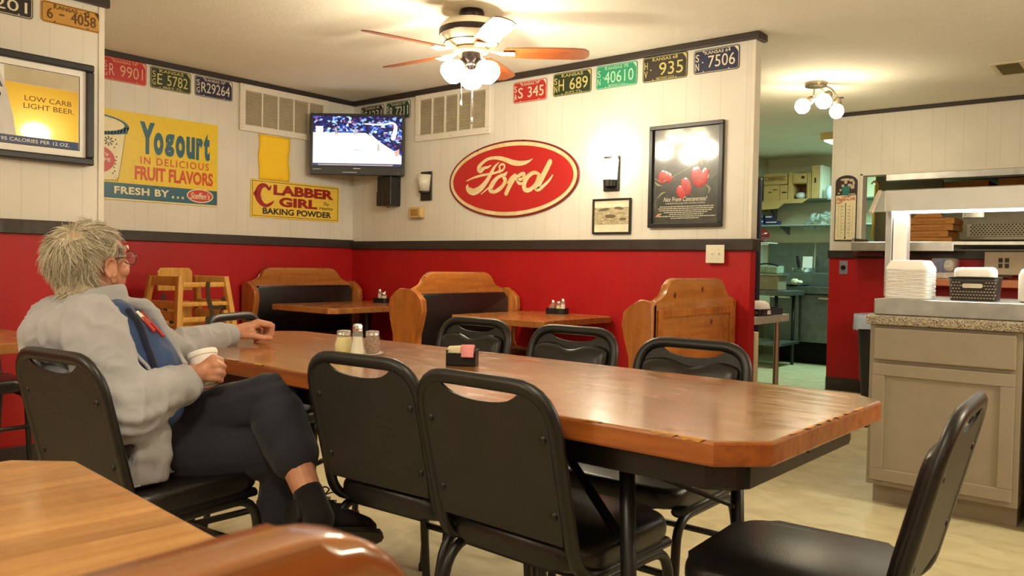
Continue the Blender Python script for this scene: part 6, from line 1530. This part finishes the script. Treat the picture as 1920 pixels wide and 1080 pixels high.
# ---- trousers
tr = Blob()
tr.rings([(J['pelvis'] - ZV * .085, .10, .15), (J['pelvis'] - ZV * .03, .11, .16), (J['pelvis'] + ZV * .05, .105, .155), (J['pelvis'] + ZV * .12, .095, .14)])
tr.chain([J['hipL'], J['hipL'].lerp(J['kneeL'], .5), J['kneeL'], J['kneeL'].lerp(J['ankL'], .25), J['kneeL'].lerp(J['ankL'], .53)], [.095, .088, .070, .074, .070])
tr.chain([J['hipR'], J['hipR'].lerp(J['kneeR'], .5), J['kneeR'], J['kneeR'].lerp(J['ankR'], .4), J['ankR']], [.072, .084, .072, .068, .062])
tr.cap(J['pelvis'] - ZV * .02, J['hipR'].lerp(J['hipL'], .5) + Vector((.05, .03, .0)), .10, .10)
def wt(p):
    a = noise.noise(Vector((p.x * 11, p.y * 11, p.z * 11 + 3))) * .007 + noise.noise(Vector((p.x * 26, p.y * 22, p.z * 22))) * .003
    d_ = (p - J['kneeL']).length
    if d_ < .15: a += (1 - d_ / .15) * .004 * math.sin(p.z * 120 - p.x * 60)
    return a
tr.done('trousers', TR, .0062, 4, wt)

# ---- socks and shoes
SHOE = plain('black_suede', rgb(26, 24, 24), .7, 0, .3, .2, .3, 150); SOLE = plain('shoe_sole', rgb(34, 30, 28), .6)
for s_ in 'RL':
    an, to, he = J['ank' + s_], J['toe' + s_], J['heel' + s_]
    sk = Blob(); up_ = (J['knee' + s_] - an).normalized()
    sk.chain([an + up_ * (.045 if s_ == 'L' else .05), an - up_ * .03, he.lerp(to, .22) + up_ * .05], [.041, .042, .046]); so = sk.done('sock', SOCK, .004, 3)
    d_ = (to - he).normalized(); u2 = (up_ - d_ * up_.dot(d_)).normalized(); w2 = d_.cross(u2)
    sb = Blob(); n_ = 24
    prof = [(0, .030, .034, .05), (.04, .036, .046, .055), (.08, .036, .048, .056), (.12, .037, .044, .05), (.16, .041, .034, .038), (.20, .044, .027, .028), (.24, .040, .022, .022), (.27, .026, .016, .016)]
    L_ = (to - he).length + .02; rows = []
    for t_, hw2, hh2, cz in prof:
        c_ = he + d_ * (t_ / .27 * L_ - .012) + u2 * (cz - .018)
        rows.append([sb.mb.bm.verts.new(c_ + w2 * hw2 * math.copysign(abs(math.cos(2 * PI * i / n_)) ** .8, math.cos(2 * PI * i / n_)) + u2 * hh2 * math.copysign(abs(math.sin(2 * PI * i / n_)) ** .8, math.sin(2 * PI * i / n_))) for i in range(n_)])
    for A, B_ in zip(rows, rows[1:]):
        for j in range(n_): sb.mb.bm.faces.new((A[j], A[(j + 1) % n_], B_[(j + 1) % n_], B_[j]))
    sb.mb.bm.faces.new(rows[0][::-1]); sb.mb.bm.faces.new(rows[-1])
    shoe = sb.done('shoe', SHOE, .004, 4)
    b = MB(); ol = []
    for t_, hw2 in ((-.01, .02), (.0, .033), (.08, .038), (.14, .040), (.20, .046), (.25, .040), (.275, .022), (.285, .0)): ol.append((t_ / .27 * L_, hw2))
    o2 = [he + d_ * a + w2 * c2 - u2 * .02 for a, c2 in ol] + [he + d_ * a - w2 * c2 - u2 * .02 for a, c2 in reversed(ol[:-1])]
    vs = [b.bm.verts.new(q) for q in o2]; v2 = [b.bm.verts.new(q - u2 * .016) for q in o2]; m_ = len(vs)
    b.bm.faces.new(vs); b.bm.faces.new(v2[::-1])
    for j in range(m_): b.bm.faces.new((vs[j], v2[j], v2[(j + 1) % m_], vs[(j + 1) % m_]))
    b.xf(INV); b.build('sole', SOLE, shoe)
    if s_ == 'L':
        b = MB(); e_ = MB()
        for i in range(5):
            t_ = .105 + i * .018; c_ = he + d_ * (t_ / .27 * L_) + u2 * (.082 - i * .0085)
            b.tube(smooth3([tuple(c_ - w2 * .028 - u2 * .010), tuple(c_ + u2 * .004), tuple(c_ + w2 * .028 - u2 * .010)], 4), .0022, 6)
            for sg in (-1, 1): e_.ball(c_ + w2 * sg * .029 - u2 * .012, .0042, None, 8, 6)
        c_ = he + d_ * (.10 / .27 * L_) + u2 * .090
        for sg in (-1, 1): b.tube(smooth3([tuple(c_), tuple(c_ + w2 * sg * .02 + u2 * .018), tuple(c_ + w2 * sg * .04 + u2 * .0), tuple(c_ + w2 * sg * .018 - u2 * .004)], 5), .0022, 6); b.tube(smooth3([tuple(c_), tuple(c_ + w2 * sg * .018 + d_ * .03 + u2 * .006), tuple(c_ + w2 * sg * .04 + d_ * .045 - u2 * .01)], 5), .002, 6)
        b.xf(INV); b.build('laces', M['black_ink'], shoe, True); e_.xf(INV); e_.build('eyelets', M['chrome'], shoe, True)

# ---- hair: a thin cap with many loose grey locks
k = N('grey_hair'); gi = k.n('ShaderNodeNewGeometry')
k.base(k.ramp(gi.outputs['Random Per Island'], [(0, rgb(130, 116, 90)), (.3, rgb(176, 164, 136)), (.65, rgb(212, 203, 180)), (1, rgb(238, 233, 218))])); k.set(Roughness=.5); k.b.inputs['Specular IOR Level'].default_value = .4
HAIR = k.m
k = N('hair_roots'); k.base(k.ramp(k.noise(k.coord('Object', (1, 1, 1)), 46, 5, .7, .8), [(.35, rgb(140, 124, 98)), (.5, rgb(172, 158, 128)), (.68, rgb(200, 188, 160))])); k.set(Roughness=.7); k.bump(k.noise(k.coord('Object', (1, 1, .4)), 160, 4), .6, .006); ROOTS = k.m
def inhair(x, y, z):   # head-local direction test
    if z > .035 and y > .060 - .25 * abs(x): return False
    if y > .058 + .12 * z: return False
    if z < -.01 and y > -.01: return False
    if abs(x) > .05 and y > -.050 and z < .034: return False
    if z < -.098: return False
    if z > .055 and y > .022 and abs(x) < .055: return False
    if z < .03 and y > .04: return False
    return True
hb = Blob(); 
hb.mb.ball((0, 0, 0), (.080, .102, .087), HM @ Matrix.Translation((0, -.017, .026)), 24, 16)
hb.mb.ball((0, 0, 0), (.074, .068, .062), HM @ Matrix.Translation((0, -.045, -.022)), 20, 14)
hb.mb.ball((0, 0, 0), (.064, .056, .06), HM @ Matrix.Translation((0, -.054, -.062)), 20, 14)
HI = HM.inverted()
ho = hb.done('hair', ROOTS, .0045, 3, lambda p: noise.noise(p * 40) * .005)
bpy.context.view_layer.update()
bm = bmesh.new(); bm.from_mesh(ho.data)
kill = []
for f in bm.faces:
    q = HI @ (Vector((3.70, -3.66, 0)) + f.calc_center_median())
    if not inhair(q.x, q.y, q.z): kill.append(f)
bmesh.ops.delete(bm, geom=kill, context='FACES'); bm.to_mesh(ho.data); bm.free(); ho.data.update(); bpy.context.view_layer.update()
random.seed(21)
hs = MB(); cen = Vector((0, -.02, .02))
cnt = 0
while cnt < 9000:
    th = random.uniform(0, 2 * PI); zz = random.uniform(-.85, 1)
    d_ = Vector((math.sqrt(1 - zz * zz) * math.cos(th), math.sqrt(1 - zz * zz) * math.sin(th), zz))
    root = Vector((.080 * d_.x, -.017 + .101 * d_.y, .024 + .089 * d_.z))
    if root.z < -.02: root.y = min(root.y, -.005) - .008; root.x *= .94; root.z = -.02 + (root.z + .02) * 2.9
    ok, l_, nr_, i_ = ho.closest_point_on_mesh(INV @ (HM @ Vector((root.x, root.y * (1 - min(0, root.z + .02) * 14), root.z))))
    root = HI @ (Vector((3.70, -3.66, 0)) + l_)
    if not inhair(*root): continue
    crown = Vector((.012, -.062, .085)); 
    if (root - crown).length < .034 and random.random() < .75: continue      # thin patch on the crown
    if root.z > .085 and root.y > .0 and random.random() < .3: continue
    cnt += 1
    n_ = Vector((d_.x / .8, d_.y, d_.z / .9)).normalized()
    fl = (root - crown); fl -= n_ * fl.dot(n_); fl = fl.normalized() if fl.length > 1e-4 else Vector((1, 0, 0))
    sw = n_.cross(fl) * random.gauss(.25, .45) + Vector((0, 0, -1)) * (.3 + .45 * (root.z < .04)) + Vector((noise.noise(root * 34), noise.noise(root * 34 + Vector((9, 3, 1))), noise.noise(root * 34 + Vector((2, 7, 5))))) * 2.0
    near_ear = abs(root.x) > .045 and root.y > -.06 and root.z < .085
    if near_ear: sw = sw * .4 + Vector((0, -1.6, .15))
    dr_ = (fl + sw); dr_ = (dr_ - n_ * dr_.dot(n_) * .9).normalized()
    ln_ = (.55 if near_ear else 1) * random.uniform(.036, .078) * (.75 if root.z < -.03 else 1); lift = random.uniform(.08, .36) if random.random() < .93 else random.uniform(.4, .7)
    curl = n_.cross(dr_) * (1.6 * noise.noise(root * 20 + Vector((4, 4, 4))) + random.gauss(0, .25))
    pts = []; p_ = root.copy(); v_ = (dr_ + n_ * lift).normalized()
    for i in range(6):
        pts.append(tuple(HM @ p_)); p_ = p_ + v_ * ln_ / 5; v_ = (v_ - n_ * .20 * (lift + .15) + curl * .16 + Vector((0, 0, -.06))).normalized()
    rr_ = random.uniform(.00045, .0010)
    hs.tube(pts, [rr_, rr_ * 1.1, rr_, rr_ * .8, rr_ * .5, rr_ * .2], 4, cap=False)
hs.xf(INV); hs.build('hair_locks', HAIR, ho, True)
b = MB()
for sx in (-1, 1): b.tube([tuple(hp(sx * .018, .100, .034)), tuple(hp(sx * .035, .098, .040)), tuple(hp(sx * .056, .082, .034))], [.003, .004, .002], 6)
b.xf(INV); b.build('eyebrows', HAIR, man, True)
b = MB()
for sx in (-1, 1): b.ball(hp(sx * .031, .082, .009), .0105, None, 14, 10)
b.xf(INV); eyo = b.build('eyes', plain('eye_white', rgb(226, 220, 210), .2), man, True)
b = MB()
for sx in (-1, 1): b.ball(hp(sx * .031, .0895, .009), .0048, None, 10, 8)
b.xf(INV); b.build('iris', plain('iris_blue', rgb(60, 74, 90), .2), eyo, True)

# ---- glasses
gm = plain('glasses_metal', rgb(92, 50, 40), .3, .6); gl_ = bpy.data.objects.new('glasses', None); COL.objects.link(gl_); gl_.parent = man; gl_.empty_display_size = .05
b = MB()
for sx in (-1, 1):
    b.tube([tuple(INV @ hp(sx * .034 + .026 * math.cos(a * PI / 12), .112 - .008 * abs(math.cos(a * PI / 12)), .004 + .020 * math.sin(a * PI / 12))) for a in range(24)], .0013, 6, closed=True)
b.tube([tuple(INV @ hp(x_, .112, .010)) for x_ in (-.009, 0, .009)], .0013, 6); b.build('rims', gm, gl_, True)
b = MB()
for sx in (-1, 1): b.tube([tuple(INV @ hp(*q)) for q in ((sx * .060, .106, .010), (sx * .080, .085, .012), (sx * .085, .02, .014), (sx * .083, -.018, .010), (sx * .082, -.034, -.008))], .0016, 6)
b.build('temples', gm, gl_, True)
k = N('lens'); k.base((.95, .95, .95, 1)); k.set(Roughness=.03); k.b.inputs['Alpha'].default_value = .15; k.b.inputs['Specular IOR Level'].default_value = .9
b = MB()
for sx in (-1, 1): b._new([tuple(INV @ hp(sx * .034 + .0255 * math.cos(a * PI / 12), .112 - .008 * abs(math.cos(a * PI / 12)), .004 + .0195 * math.sin(a * PI / 12))) for a in range(24)], [tuple(range(24))])
b.build('lenses', k.m, gl_)

# ---- the cup in his hand, pens in the pocket
ct, cb = J['cup_top'], J['cup_bot']; ax = (ct - cb).normalized(); rot = ZV.rotation_difference(ax).to_matrix().to_4x4(); hgt = (ct - cb).length
cup = thing('cup', 'white foam coffee cup held in the right hand of the man', 'cup', tuple(cb))
b = MB(); b.lathe([(.0262, 0), (.027, .003), (.0365, hgt - .016), (.0395, hgt - .014), (.0405, hgt - .003), (.039, hgt), (.0365, hgt - .001), (.0255, .006), (.001, .006)], 32, M4=rot, cap=False); b.build('cup_wall', M['foam'], cup, True, auto=35)
b = MB(); b.lathe([(.0345, hgt - .022), (.001, hgt - .022)], 24, M4=rot, cap=False); b.build('coffee', plain('coffee', rgb(50, 30, 18), .1), cup)
for a_, b_, lb, cc, gap in (('pen0a', 'pen0b', 'red pen clipped in the shirt pocket of the man, nearest his lapel', rgb(176, 34, 32), 0), ('pen1a', 'pen1b', 'red and white pen in the shirt pocket of the man', rgb(200, 60, 50), 1)):
    base_ = [J[q] + Vector((.02, -.02, 0)) for q in (a_, b_)]
    l0 = [Vector((3.70, -3.66, 0)) + sh_.closest_point_on_mesh(INV @ q)[1] + sh_.closest_point_on_mesh(INV @ q)[2] * .010 for q in base_]
    pn = thing('pen', lb, 'pen', tuple(l0[1])); d_ = l0[0] - l0[1]
    b = MB(); b.tube([(0, 0, 0), tuple(d_ * .75)], .0048, 8); b.build('barrel', plain('pen_red' + str(gap), cc, .3), pn, True, auto=50)
    b = MB(); b.tube([tuple(d_ * .72), tuple(d_ * 1.02)], .0055, 8); b.build('cap', M['white_plastic'] if gap else plain('cap_red', rgb(150, 30, 30), .3), pn, True, auto=50)
    b = MB(); b.tube([tuple(d_ * .55 + Vector((.006, -.006, 0))), tuple(d_ * 1.0 + Vector((.006, -.006, 0)))], .0016, 6); b.build('clip', M['chrome'], pn)
